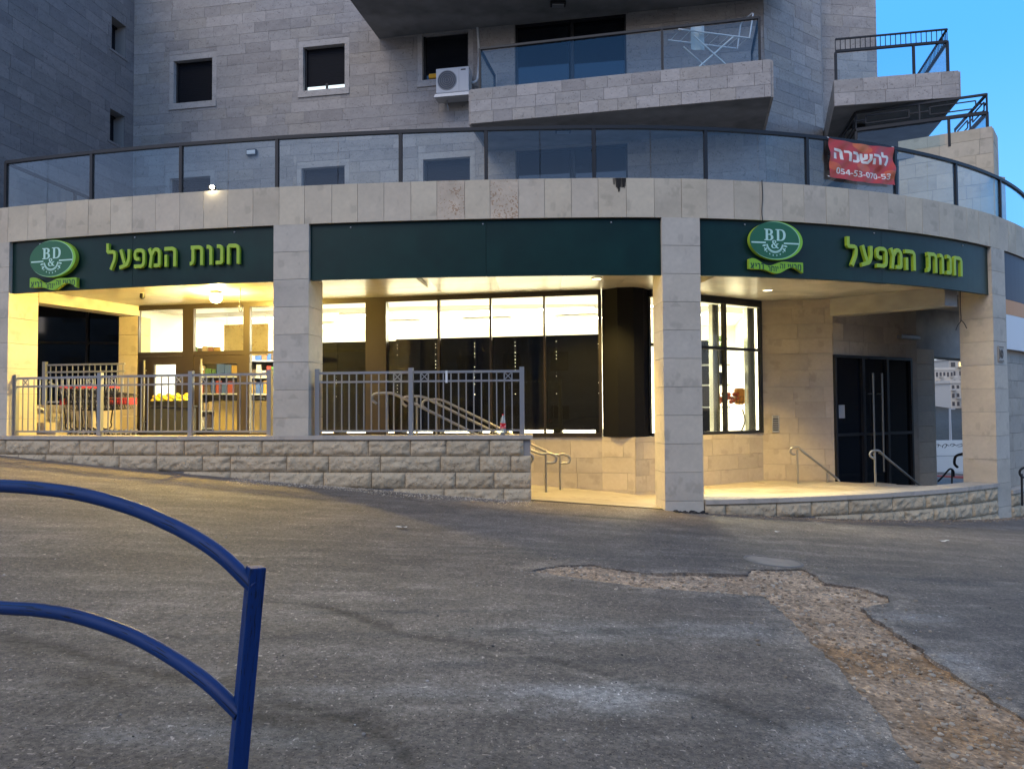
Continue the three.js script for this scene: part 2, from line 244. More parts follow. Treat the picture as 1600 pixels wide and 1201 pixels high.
{
  const axis = (fine0, fine1, step, mid0, mid1, midStep, far0, far1) => { const o = []; for (let v = mid0; v < fine0; v += midStep) o.push(v); for (let v = fine0; v < fine1; v += step) o.push(v); for (let v = fine1; v <= mid1; v += midStep) o.push(v); let v = mid0, k = midStep; const L = []; while (v > far0) { k *= 1.5; v -= k; L.unshift(v); } v = o[o.length - 1]; k = midStep; const Rr = []; while (v < far1) { k *= 1.5; v += k; Rr.push(v); } return [...L, ...o, ...Rr]; };
  const xs = axis(-2.5, 6.2, .05, -13, 15, .13, -700, 900), ds = axis(2.3, 9.2, .05, .4, 17, .13, -500, 1500);
  const nx = xs.length, nd = ds.length, pos = new Float32Array(nx * nd * 3), col = new Float32Array(nx * nd * 3), uv = new Float32Array(nx * nd * 2), keep = new Uint8Array(nx * nd);
  // matter lying on the asphalt: [pixel x, y, half-length across, half-length ahead, turn, colour, how much]
  const dust = [.24, .205, .17], chalk = [.33, .31, .285], dark = [.055, .052, .051], oil = [.052, .040, .030], brown = [.125, .098, .075];
  const marks = [[930, 1092, .42, .20, -.2, chalk, .6], [1010, 1075, .3, .12, -.1, chalk, .4], [1310, 1155, .32, .20, -.3, chalk, .42], [1430, 965, .35, .12, -.2, chalk, .55], [1480, 1035, .25, .25, -.4, chalk, .5], [1010, 985, 1.1, .25, -.25, chalk, .35], [1200, 990, .6, .25, -.2, chalk, .25],
    [480, 1130, .42, .18, -.2, oil, .85], [560, 1165, .3, .14, 0, oil, .6], [260, 1060, .8, .14, -.15, oil, .65], [60, 1010, .5, .12, 0, oil, .55], [90, 880, .7, .2, 0, oil, .4], [330, 770, 1.6, .22, .1, dust, .5], [150, 745, 1.7, .18, .1, dust, .6], [420, 808, 1.4, .3, .1, brown, .5], [60, 800, 1.5, .3, .1, brown, .5],
    [1100, 840, 3.2, .16, -.07, dust, .65], [1330, 868, 1.8, .12, -.07, dust, .45], [850, 805, 1.6, .2, -.05, dust, .35], [1420, 905, 1.2, .15, -.05, dark, .55], [700, 990, 2.4, .10, -.28, dark, .5], [880, 1032, 1.1, .07, -.3, dark, .6], [620, 955, .9, .05, -.25, dark, .7], [180, 960, 1.4, .07, -.15, dark, .45], [780, 860, .8, .3, 0, dark, .35], [640, 1080, 1.2, .1, -.2, chalk, .28], [330, 1150, .5, .12, -.1, chalk, .35], [1120, 1120, .9, .18, -.2, dark, .35]].map(([a, b, ...r]) => [...onGround(a, b), ...r]);
  const cracks = [[[500, 945], [640, 992], [760, 1012], [900, 1040], [1010, 1072], [1110, 1090], [1230, 1140]], [[0, 985], [140, 1020], [260, 1045], [400, 1090], [540, 1120], [640, 1190]], [[420, 935], [520, 950], [600, 972]], [[560, 760], [700, 792], [830, 800], [1000, 812]]].map(c => c.map(p => onGround(...p)));
  const lineDist = (x, d, c) => { let b = 9; for (let i = 1; i < c.length; i++) { const A = c[i - 1], B = c[i], dx = B[0] - A[0], dd = B[1] - A[1], t = clamp(((x - A[0]) * dx + (d - A[1]) * dd) / (dx * dx + dd * dd)); b = Math.min(b, Math.hypot(x - A[0] - dx * t, d - A[1] - dd * t)); } return b; };
  for (let j = 0; j < nd; j++) for (let i = 0; i < nx; i++) {
    let x = xs[i], d = ds[j]; const k = j * nx + i, near = Math.abs(x) < 16 && d > 0 && d < 18;
    if (near && x > -1 && x < 7 && d < 10) { const [e, q] = nearEdge(x, d, trenchEdge); if (e < .03) { x = q[0]; d = q[1]; } }
    let y = gy(x, d); if (near) y += gn(x, d);
    const st = fbm(x * .35 + d * .12 + 3, d * 1.9 - x * .25, 4), big = fbm(x * .3 + 8, d * .35, 3), f2 = fbm(x * 2.2 + d * .6, d * 9 - x * 1.6, 4);
    let c = [.128, .104, .085].map((v, m) => v * (.74 + .52 * st) * (.80 + .4 * big) + (f2 > .56 ? (f2 - .56) * [.24, .21, .175][m] : 0));
    if (near) {
      for (const [mx, md, rx, rd, a, cc, w] of marks) { const ux = (x - mx) * Math.cos(a) - (d - md) * Math.sin(a), ud = (x - mx) * Math.sin(a) + (d - md) * Math.cos(a), e = Math.hypot(ux / rx, ud / rd); if (e < 1.7) { const n = sstep(.36, .62, fbm(x * 6 + mx, d * 13, 4)), t = w * sstep(1.6, .3, e) * (.25 + .75 * n); for (let m = 0; m < 3; m++) c[m] = lerp(c[m], cc[m], t); } }
      if (x > -1 && x < 7 && d < 10) { const e = nearEdge(x, d, trenchEdge)[0], t = sstep(.32, .02, e) * sstep(.40, .62, fbm(x * 7 + 3, d * 9, 4)) * .75; for (let m = 0; m < 3; m++) c[m] = lerp(c[m], [.26, .215, .17][m], t); }
      for (const cr of cracks) { const e = lineDist(x + (fbm(x * 4, d * 4, 2) - .5) * .12, d + (fbm(x * 4 + 9, d * 4, 2) - .5) * .12, cr); if (e < .06) { const t = sstep(.06, .01, e); for (let m = 0; m < 3; m++) c[m] *= 1 - .5 * t; y -= .006 * t; } }
    }
    pos.set([x, y, -d], k * 3); col.set(c.map(v => v / .33), k * 3); uv.set([x, d], k * 2);
  }
  const idx = [], edge = new Map(), holeTri = (a, b, c) => { const x = (pos[a * 3] + pos[b * 3] + pos[c * 3]) / 3, d = -(pos[a * 3 + 2] + pos[b * 3 + 2] + pos[c * 3 + 2]) / 3; return x > -1 && x < 7 && d > 1 && d < 10 && inside(x, d, trenchEdge); };
  for (let j = 0; j < nd - 1; j++) for (let i = 0; i < nx - 1; i++) { const a = j * nx + i, b = a + 1, c = a + nx, e = c + 1; for (const t of [[a, b, e], [a, e, c]]) if (!holeTri(...t)) { idx.push(...t); if (xs[i] > -1.2 && xs[i] < 7.2 && ds[j] < 10 && ds[j] > 1) for (let q = 0; q < 3; q++) { const u = t[q], v = t[(q + 1) % 3], key = u < v ? u + '_' + v : v + '_' + u; edge.has(key) ? edge.set(key, null) : edge.set(key, [u, v]); } } }
  const p2 = Array.from(pos), c2 = Array.from(col), u2 = Array.from(uv); // broken asphalt edge round the dug strip
  for (const e of edge.values()) if (e) { const [u, v] = e, m = [(pos[u * 3] + pos[v * 3]) / 2, -(pos[u * 3 + 2] + pos[v * 3 + 2]) / 2]; if (nearEdge(m[0], m[1], trenchEdge)[0] > .06) continue; const n = p2.length / 3; for (const w of [u, v]) for (const dy of [0, -.05]) { p2.push(pos[w * 3], pos[w * 3 + 1] + dy, pos[w * 3 + 2]); c2.push(...[0, 1, 2].map(q => col[w * 3 + q] * .9)); u2.push(uv[w * 2] + dy, uv[w * 2 + 1] + dy); } idx.push(n, n + 2, n + 1, n + 2, n + 3, n + 1); }
  const g = new THREE.BufferGeometry(); g.setAttribute('position', new THREE.Float32BufferAttribute(p2, 3)); g.setAttribute('color', new THREE.Float32BufferAttribute(c2, 3)); g.setAttribute('uv', new THREE.Float32BufferAttribute(u2, 2)); g.setIndex(idx); g.computeVertexNormals();
  struct(mesh('asphalt_street', g, std([1, 1, 1], { vertexColors: true, map: asphMap, bumpMap: asphBump, bumpScale: .008, roughness: .88 })));
  // the dug strip, filled with stony dirt a little below the asphalt
  const N = 150, dp = [], dc = [], du = [], di = [], X0 = -.4, X1 = 6.4, D0 = 2, D1 = 8.6, rows = 150;
  for (let j = 0; j <= rows; j++) for (let i = 0; i <= N; i++) { const x = lerp(X0, X1, i / N), d = lerp(D0, D1, j / rows), n = fbm(x * 5, d * 5, 4); dp.push(x, gy(x, d) - .024 + (n - .5) * .03, -d); const pale = clamp(sstep(.40, .62, fbm(x * 1.3 + 4, d * 1.8, 3)) * .7 + sstep(5.6, 6.3, d) * .8 + sstep(3.9, 3.2, d) * .4); const c = [[.20, .138, .082], [.31, .255, .20]]; dc.push(...[0, 1, 2].map(m => lerp(c[0][m], c[1][m], pale) / .34)); du.push(x, d); if (i < N && j < rows) { const a = j * (N + 1) + i; const cx = lerp(X0, X1, (i + .5) / N), cd = lerp(D0, D1, (j + .5) / rows); if (inside(cx, cd, trenchEdge) || nearEdge(cx, cd, trenchEdge)[0] < .16) di.push(a, a + 1, a + N + 2, a, a + N + 2, a + N + 1); } }
  const dg = new THREE.BufferGeometry(); dg.setAttribute('position', new THREE.Float32BufferAttribute(dp, 3)); dg.setAttribute('color', new THREE.Float32BufferAttribute(dc, 3)); dg.setAttribute('uv', new THREE.Float32BufferAttribute(du, 2)); dg.setIndex(di); dg.computeVertexNormals();
  struct(mesh('dirt_strip', dg, std([1, 1, 1], { vertexColors: true, map: dirtMap, bumpMap: dirtMap, bumpScale: .012, roughness: 1 })));
  // stones
  const pg = new THREE.IcosahedronGeometry(1, 1), pa = pg.attributes.position; for (let i = 0; i < pa.count; i++) { const v = new THREE.Vector3().fromBufferAttribute(pa, i), k = .75 + .5 * vnoise(v.x * 1.7 + 5, v.y * 1.7 + v.z * 1.3); pa.setXYZ(i, v.x * k, v.y * k * .6, v.z * k); } pg.computeVertexNormals();
  const scatter = (name, label, cat, count, place, rmin, rmax, cols) => { const im = new THREE.InstancedMesh(pg, std([1, 1, 1], { roughness: .95 }), count), m = new THREE.Matrix4(); let n = 0, tries = 0; while (n < count && tries++ < count * 40) { const q = place(); if (!q) continue; const r = rmin + (rmax - rmin) * rnd() ** 6; m.compose(new THREE.Vector3(q[0], q[2] + r * .2, -q[1]), new THREE.Quaternion().setFromEuler(new THREE.Euler(rr(-.3, .3), rnd() * 6, rr(-.3, .3))), new THREE.Vector3(r, r, r * rr(.7, 1.2))); im.setMatrixAt(n, m); const c = pick(cols), k = rr(.75, 1.2); im.setColorAt(n, new THREE.Color(c[0] * k, c[1] * k, c[2] * k)); n++; } im.count = n; im.name = numbered(name); im.castShadow = im.receiveShadow = true; im.userData = { kind: 'stuff', label, category: cat }; scene.add(im); };
  scatter('gravel', 'loose stones and gravel lying in the dug dirt strip', 'gravel', 5200, () => { const x = rr(-.2, 5.6), d = rr(2.4, 8); return inside(x, d, trenchEdge) ? [x, d, gy(x, d) - .024 + (fbm(x * 5, d * 5, 4) - .5) * .03] : null; }, .003, .022, [[.28, .215, .15], [.33, .265, .20], [.22, .165, .115], [.40, .34, .27]]);
  scatter('gravel', 'loose stones strewn on the asphalt beside the dirt strip', 'gravel', 900, () => { const x = rr(-.6, 5.9), d = rr(2.3, 8.4); if (inside(x, d, trenchEdge)) return null; const e = nearEdge(x, d, trenchEdge)[0]; return e < .45 * rnd() ** 1.6 ? [x, d, gy(x, d) + gn(x, d)] : null; }, .003, .016, [[.30, .24, .18], [.38, .32, .26], [.24, .19, .14]]);
  scatter('grit', 'pale grit and small litter scattered over the asphalt', 'grit', 900, () => { const d = 2.6 + rnd() ** 1.4 * 9.5, x = rr(-.75, .75) * d; if (inside(x, d, trenchEdge)) return null; if (fbm(x * 2, d * 2, 2) < .42) return null; return [x, d, gy(x, d) + gn(x, d)]; }, .002, .010, [[.32, .30, .28], [.45, .44, .42], [.22, .20, .18], [.05, .05, .05]]);
  // sand washed against the foot of the walls, and lumps of broken asphalt by the column
  const foot = (s0, s1, reach) => () => { const s = rr(s0, s1), o = .02 + rnd() ** 2.2 * reach * (.3 + fbm(s * 1.3, 2, 3)); const p = fc(s, -o - .03); return [p.x, p.d, gy(p.x, p.d) + gn(p.x, p.d)]; };
  scatter('sand', 'tan sand and grit washed against the foot of the rough wall', 'sand', 5200, foot(sAt(380), sAt(829), .75), .003, .016, [[.50, .41, .30], [.42, .34, .25], [.56, .48, .38]]);
  scatter('sand', 'brown soil and grit along the foot of the low entrance wall', 'sand', 2600, foot(sAt(1100), sAt(1590), .4), .003, .018, [[.30, .22, .15], [.20, .15, .10], [.38, .30, .22]]);
  scatter('asphalt_crumbs', 'black asphalt lumps heaped at the foot of the tall column', 'rubble', 60, foot(sAt(1050), sAt(1100), .16), .02, .06, [[.02, .02, .02], [.03, .028, .027]]);
  // manhole
  const mc = onGround(1208, 876), mh = group('manhole_cover'); const ring = new THREE.RingGeometry(.285, .33, 40).rotateX(-Math.PI / 2);
  mesh('cover', new THREE.CylinderGeometry(.28, .285, .03, 40), std([.36, .305, .255], { map: grimeMap, bumpMap: rockBump, bumpScale: .01, roughness: .95 }), mh, [0, .004, 0]);
  mesh('rim', new THREE.TorusGeometry(.30, .016, 6, 40).rotateX(Math.PI / 2), std([.16, .15, .14]), mh, [0, .008, 0]);
  mh.position.set(mc[0], gy(...mc) + gn(...mc) - .014, -mc[1]); mh.rotation.z = -.075; tag(mh, 'round dusty manhole cover at the head of the dirt strip', 'manhole cover');
  // paper litter
  for (const [px, py, w, lab] of [[1476, 847, .12, 'white paper scrap lying on the street below the low wall'], [1215, 833, .07, 'small white paper scrap near the manhole'], [627, 826, .13, 'flat white paper strip on the asphalt before the fence wall']]) { const [x, d] = onGround(px, py), g = new THREE.PlaneGeometry(w, .06, 6, 3).rotateX(-Math.PI / 2), a = g.attributes.position; for (let i = 0; i < a.count; i++) a.setY(i, .012 + .018 * vnoise(a.getX(i) * 40 + px, a.getZ(i) * 40)); g.computeVertexNormals(); const m = mesh('paper_scrap', g, std([.6, .6, .6], { side: THREE.DoubleSide }), scene, [x, gy(x, d) + .004, -d]); tag(m, lab, 'litter'); }
}

// ------------------------------------------------------------------ street front: heights
const Y_FLOOR = 1.08, Y_CAP = 1.2, Y_SIGN = 3.77, Y_FB = 4.70, Y_FT = 5.34, Y_SOF = 3.9, Y_LOW = .06;
const S0 = sAt(10), S1a = sAt(426), S1b = sAt(481.5), S2a = sAt(1037.5), S2b = sAt(1097.5), S3a = sAt(1555.5);
const CW = .61, COLS = [[S0 - CW, S0], [S1a, S1b], [S2a, S2b], [S3a, S3a + CW]];
const colLabels = ['pale stone column at the end of the lamp-lit entrance bay', 'pale stone column standing on the rough wall between two railings', 'tall pale stone column that reaches down to the asphalt', 'pale stone column carrying the house number'];
COLS.forEach(([a, b], i) => {
  const g = group('stone_column'), base = i < 2 ? Y_CAP - .02 : (i === 2 ? -.25 : -.75), o1 = .62;
  mesh('core', curved(a + .02, b - .02, base, Y_FB, .02, o1 - .02, 1), MT.mortar, g);
  let y = Y_FB, k = 0; while (y > base) { const h = Math.min(.458, y - base); mesh('stone_block', curved(a, b, y - h + .006, y, rnd() * .004, o1, 1), pick(MT.column), g); y -= h; k++; }
  const c = fc((a + b) / 2, .3); rebase(g, V(c.x, base, c.d)); tag(g, colLabels[i], 'column', 'stone columns of the arcade');
});
{ // fascia band: one mesh for each facing slab
  const g = group('fascia_band'), s0 = S0 - 2.2, s1 = S3a + 3.4; mesh('backing', curved(s0, s1, Y_FB + .004, Y_FT - .01, .022, .5), MT.mortar, g);
  let s = s0; while (s < s1) { const w = Math.min(rr(.40, .47), s1 - s), px = 0; const pitted = (s > sAt(652) && s < sAt(715)) || (s > sAt(745) && s < sAt(785)); mesh('facing_slab', curved(s + .003, s + w - .003, Y_FB, Y_FT - rnd() * .004, rnd() * .005, .03, .5), pitted ? MT.fasciaPit : pick(MT.fascia), g); s += w; }
  mesh('coping', curved(s0, s1, Y_FT - .008, Y_FT + .004, .035, .5), MT.cap, g);
  const c = fc(0); rebase(g, V(c.x, Y_FB, c.d)); mesh('cable', tube([fv(sAt(1196), -.012, Y_FT + .02), fv(sAt(1196.5), -.014, 5.1), fv(sAt(1195), -.013, 4.85), fv(sAt(1196), -.012, Y_FB - .02)], .007, false, 24, 6), MT.black, g).position.sub(g.position); tag(g, 'long curved band of pale stone slabs above the green shop signs', 'fascia');
  const st = canvasTex(128, 256, (c, W, H) => { c.clearRect(0, 0, W, H); for (let k = 0; k < 16; k++) { const x = 18 + rnd() * 92, h = 50 + rnd() * 190 * (1 - Math.abs(x - 64) / 80), w = 5 + rnd() * 9; c.fillStyle = `rgba(38,34,30,${.5 + rnd() * .45})`; c.beginPath(); c.moveTo(x - w, 0); c.lineTo(x + w, 0); c.lineTo(x + w * .6, h); c.lineTo(x - w * .6, h); c.fill(); } });
  const stm = std([1, 1, 1], { map: st, transparent: true, roughness: .95 });
  for (const [px, w, h] of [[972, .26, .34]]) { const s = sAt(px), q = new THREE.PlaneGeometry(w, h), m = mesh('water_stain', q, stm, g); const p = fc(s, -.003); m.position.copy(V(p.x, Y_FT - h / 2 - .004, p.d)).sub(g.position); m.rotation.y = p.a; }
}
// terrace slab behind the band
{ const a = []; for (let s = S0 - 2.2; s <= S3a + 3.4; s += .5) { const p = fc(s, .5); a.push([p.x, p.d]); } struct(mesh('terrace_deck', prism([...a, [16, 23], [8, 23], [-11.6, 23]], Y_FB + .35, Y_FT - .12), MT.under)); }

// rough plinth walls: each rock-faced stone a mesh
function rockStone(s0, s1, y0, y1, o0, o1) {
  const g = curved(s0 + .004, s1 - .004, y0 + .004, y1 - .004, o0 + .012, o1, 1), nx = Math.max(8, Math.round((s1 - s0) / .036)), ny = 8, pos = [], uv = [], idx = [], w = s1 - s0, h = y1 - y0, q = rnd() * 50;
  for (let j = 0; j <= ny; j++) for (let i = 0; i <= nx; i++) { const u = i / nx, v = j / ny, e = Math.min(u * w, (1 - u) * w, v * h, (1 - v) * h) , k = sstep(0, .05, e), s = s0 + .004 + u * (w - .008), n = fbm(s * 13 + q, v * h * 17 + q, 3); const p = fv(s, o0 + .012 - k * (.008 + .065 * n), y0 + .004 + v * (h - .008)); pos.push(p.x, p.y, p.z); uv.push(s + q, v * h + q); if (i < nx && j < ny) { const a = j * (nx + 1) + i; idx.push(a, a + 1, a + nx + 2, a, a + nx + 2, a + nx + 1); } }
  const f = new THREE.BufferGeometry(); f.setAttribute('position', new THREE.Float32BufferAttribute(pos, 3)); f.setAttribute('uv', new THREE.Float32BufferAttribute(uv, 2)); f.setIndex(idx); f.computeVertexNormals(); return merge([f, g]);
}
const gs = s => { const p = fc(s); return gy(p.x, p.d); };
const SP = sAt(829);                                     // right end of the high plinth
function plinth(name, label, s0, s1, top, h, capH, o = -.03) {
  const g = group(name); mesh('core', curved(s0, s1 - .01, s => gs(s) - .3, top - capH, o + .03, .45, .5), MT.mortar, g);
  let y = top - capH; for (let r = 0; r < 8; r++) { let s = s0 - rr(0, .4); while (s < s1) { const e = Math.min(s1, s + rr(.45, 1.0)), a = Math.max(s, s0); if (e - a > .12 && Math.max(gs(a), gs(e)) < y + .02) mesh('rough_stone', rockStone(a, e, y - h, y, o, .2), pick(MT.rock), g); s = e; } y -= h; }
  let s = s0; while (s < s1) { const e = Math.min(s1, s + rr(.7, 1.1)); mesh('cap_slab', curved(s + .002, e - .002 + (e === s1 ? .03 : 0), top - capH + .004, top - rnd() * .004, o - .035, .46), MT.cap, g); s = e; }
  const c = fc((s0 + s1) / 2); rebase(g, V(c.x, gs((s0 + s1) / 2), c.d)); return tag(g, label, 'wall');
}
plinth('plinth_wall', 'rough rock-faced stone wall under the grey railings', S0 - 2.2, SP, Y_CAP, .262, .07);
plinth('plinth_wall', 'low rough stone wall that edges the entrance floor beside the house number column', S2b + .02, S3a - .01, Y_LOW + .08, .25, .08, 0);
plinth('plinth_wall', 'short rough stone footing past the house number column', S3a + CW + .01, S3a + 3, Y_LOW - .1, .25, .08, 0);

// ------------------------------------------------------------------ signs
const logoTex = canvasTex(768, 512, (g, W, H) => {
  g.fillStyle = '#3d7f4c'; g.fillRect(0, 0, W, H); g.fillStyle = '#236a41'; g.beginPath(); g.ellipse(W / 2 - 8, H / 2, W * .5, H * .5, 0, 0, 7); g.fill();
  g.fillStyle = '#86c232'; g.beginPath(); g.ellipse(W / 2, H / 2, W * .52, H * .52, 0, 0, 7); g.fill(); g.fillStyle = '#9fd0a0'; g.beginPath(); g.ellipse(W / 2 - 26, H / 2 - 3, W * .482, H * .492, 0, 0, 7); g.fill(); g.fillStyle = '#22663f'; g.beginPath(); g.ellipse(W / 2 - 29, H / 2 - 3, W * .468, H * .478, 0, 0, 7); g.fill();
  g.fillStyle = g.strokeStyle = '#bfe3d2'; g.font = 'bold 215px serif'; g.textAlign = 'center'; g.fillText('B', W * .36, H * .50); g.fillText('D', W * .585, H * .50);
  g.lineWidth = 20; g.beginPath(); g.moveTo(24, H * .56); g.lineTo(W * .30, H * .56); g.moveTo(W * .64, H * .56); g.lineTo(W * .925, H * .56); g.stroke();
  g.lineWidth = 17; g.beginPath(); g.arc(W * .47, H * .57, 112, .12, Math.PI - .12); g.stroke(); g.lineWidth = 6; g.beginPath(); g.arc(W * .47, H * .57, 128, .1, Math.PI - .1); g.stroke();
  g.lineWidth = 30; g.strokeStyle = '#22663f'; g.font = 'bold 150px serif'; g.strokeText && g.strokeText('&', W * .47, H * .70); g.fillText('&', W * .47, H * .70);
  g.fillStyle = '#bfe3d2'; for (const s of [-1, 1]) for (const [x, y, r] of [[155, .60, .2], [135, .70, .9]]) { g.beginPath(); g.ellipse(W * .47 + s * x, H * y + 18, 26, 11, s * r, 0, 7); g.fill(); }
  g.font = 'bold 34px sans-serif'; for (let k = 0; k < 8; k++) { const a = .45 + k * .32; g.fillRect(W * .47 + Math.cos(a) * 165 - 8, H * .56 + Math.sin(a) * 165 - 8, 14, 18); }
});
const ribbonTex = canvasTex(768, 192, (g, W, H) => { g.fillStyle = '#86b81e'; g.fillRect(0, 0, W, H); g.strokeStyle = '#1d4a1c'; const w = (t, x, y, h, wd, l) => drawWord(g, t, x, y, h, wd, l); w(['א', 'י', 'ר', 'ב'], 22, 150, 92, 190, 17); w(['ר', 'ת', 'ו', 'י'], 262, 158, 66, 150, 14); w(['ה', 'ז'], 435, 118, 60, 80, 13); w(['י', 'ע', 'ב', 'ט'], 545, 142, 86, 195, 17); });
const WORD = ['ל', 'ע', 'פ', 'מ', 'ה', ' ', 'ת', 'ו', 'נ', 'ח'];
function onCurve(o, s, off, y) { const p = fc(s, off); o.position.copy(V(p.x, y, p.d)); o.rotation.y = -(-p.a); o.rotation.y = p.a; return o; }
function sign(s0, s1, label, logo, word, cuts, o = .07) {
  const g = group('shop_sign'); let a = s0;
  for (const c of [...cuts, s1]) { mesh('panel', curved(a + .0025, c - .0025, Y_SIGN, Y_FB - .008, o, o + .05, .2), MT.green, g); a = c; }
  mesh('frame', curved(s0 + .01, s1 - .01, Y_SIGN + .015, Y_FB - .02, o + .055, o + .12), MT.black, g);
  for (let k = 0; k < 3; k++) { const s = lerp(s0, s1, [.12, .5, .86][k]); mesh('screw', new THREE.SphereGeometry(.016, 8, 6), MT.galv, g).position.copy(fv(s, o - .002, Y_FB - .07)); }
  if (logo) {
    const [la, lb, ly] = logo, w = (lb - la), h = w * .66, L = onCurve(group('logo_oval', g), (la + lb) / 2, o - .02, ly);
    const sh = new THREE.Shape(); sh.absellipse(0, 0, w / 2, h / 2, 0, Math.PI * 2);
    const eg = new THREE.ExtrudeGeometry(sh, { depth: .075, bevelEnabled: false, curveSegments: 48 }).translate(0, 0, 0); mesh('logo_edge', eg, MT.limeSide, L);
    const face = new THREE.ShapeGeometry(sh, 48), u = face.attributes.uv, p = face.attributes.position; for (let i = 0; i < u.count; i++) u.setXY(i, p.getX(i) / w + .5, p.getY(i) / h + .5); mesh('logo_print', face, std([1, 1, 1], { map: logoTex, roughness: .45 }), L, [0, 0, .078]);
    const R = onCurve(group('ribbon', g), (la + lb) / 2, o - .02, ly - h / 2 - h * .17), top = [], bot = []; for (let i = 0; i <= 28; i++) { const t = i / 28, x = (t - .5) * w * 1.02, y = .035 * Math.sin(t * 8.5 + 1.1) * (w / .9), k = .062 + .022 * Math.sin(t * 13 + .6); top.push([x, y + k * w * 1.1]); bot.push([x, y - k * w * 1.1]); }
    const rs = new THREE.Shape([...top, ...bot.reverse()].map(q => new THREE.Vector2(...q))); mesh('ribbon_body', new THREE.ExtrudeGeometry(rs, { depth: .06, bevelEnabled: false }), MT.limeSide, R);
    const rf = new THREE.ShapeGeometry(rs), ru = rf.attributes.uv, rp = rf.attributes.position; for (let i = 0; i < ru.count; i++) ru.setXY(i, rp.getX(i) / (w * 1.02) + .5, rp.getY(i) / (w * .26) + .5); mesh('ribbon_print', rf, std([1, 1, 1], { map: ribbonTex, roughness: .45 }), R, [0, 0, .063]);
  }
  if (word) {
    const [wa, wb, y, h] = word, gap = .22, k = (wb - wa) / wordUnits(WORD, gap); let s = wa;
    for (const ch of WORD) { if (ch !== ' ') { const L = onCurve(mesh('letter', letterGeo(ch, k, h, .05), MT.lime, g), s, o - .025, y); } s += (GL[ch][0] + gap) * k; }
  }
  const c = fc((s0 + s1) / 2); rebase(g, V(c.x, Y_SIGN, c.d)); return tag(g, label, 'sign', 'green shop signs');
}
sign(S0, S1a, 'green shop sign with oval logo and lime lettering above the lamp-lit entrance', [sAt(45, .0), sAt(117, .0), 4.33], [sAt(163), sAt(373), 4.08, .335], [sAt(200)]);
sign(S1b, S2a, 'plain dark green sign panel without any lettering', null, null, [sAt(760)]);
sign(S2b, S3a, 'curved green shop sign with logo and lime lettering above the dark glass door', [sAt(1174), sAt(1257), 4.36], [sAt(1328), sAt(1509), 4.02, .36], [sAt(1388)]);
{ // neighbour's sign past the last column
  const a = S3a + CW, g = group('neighbour_sign'), o = .05; mesh('blue_panel', curved(a + .02, a + 3, 3.75, 4.7, o, .12), std([.006, .010, .035], { roughness: .5 }), g); mesh('orange_panel', curved(a + .12, a + 3, 3.45, 3.745, o, .12), std([.62, .25, .07], { roughness: .5 }), g); mesh('white_panel', curved(a + .12, a + 3, 2.75, 3.445, o, .12), MT.white, g); mesh('edge_post', curved(a + .01, a + .115, 2.75, 3.745, o + .01, .11), MT.bronze, g);
  const c = fc(a + 1.5); rebase(g, V(c.x, 2.75, c.d)); tag(g, 'navy blue sign with orange and white bands beside the house number column', 'sign');
  const w = group('neighbour_wall'); mesh('core', curved(a + .02, a + 3, -1.2, 4.7, .2, .4), MT.mortar, w); let y = -1.1; while (y < 4.6) { let s = a + .02; while (s < a + 3) { const e = Math.min(a + 3, s + rr(.5, .8)); mesh('stone_block', curved(s + .003, e - .003, y, y + .354, .17, .21, 1), pick(MT.beige), w); s = e; } y += .36; } tag(w, 'beige stone wall under the navy blue sign', 'wall');
}

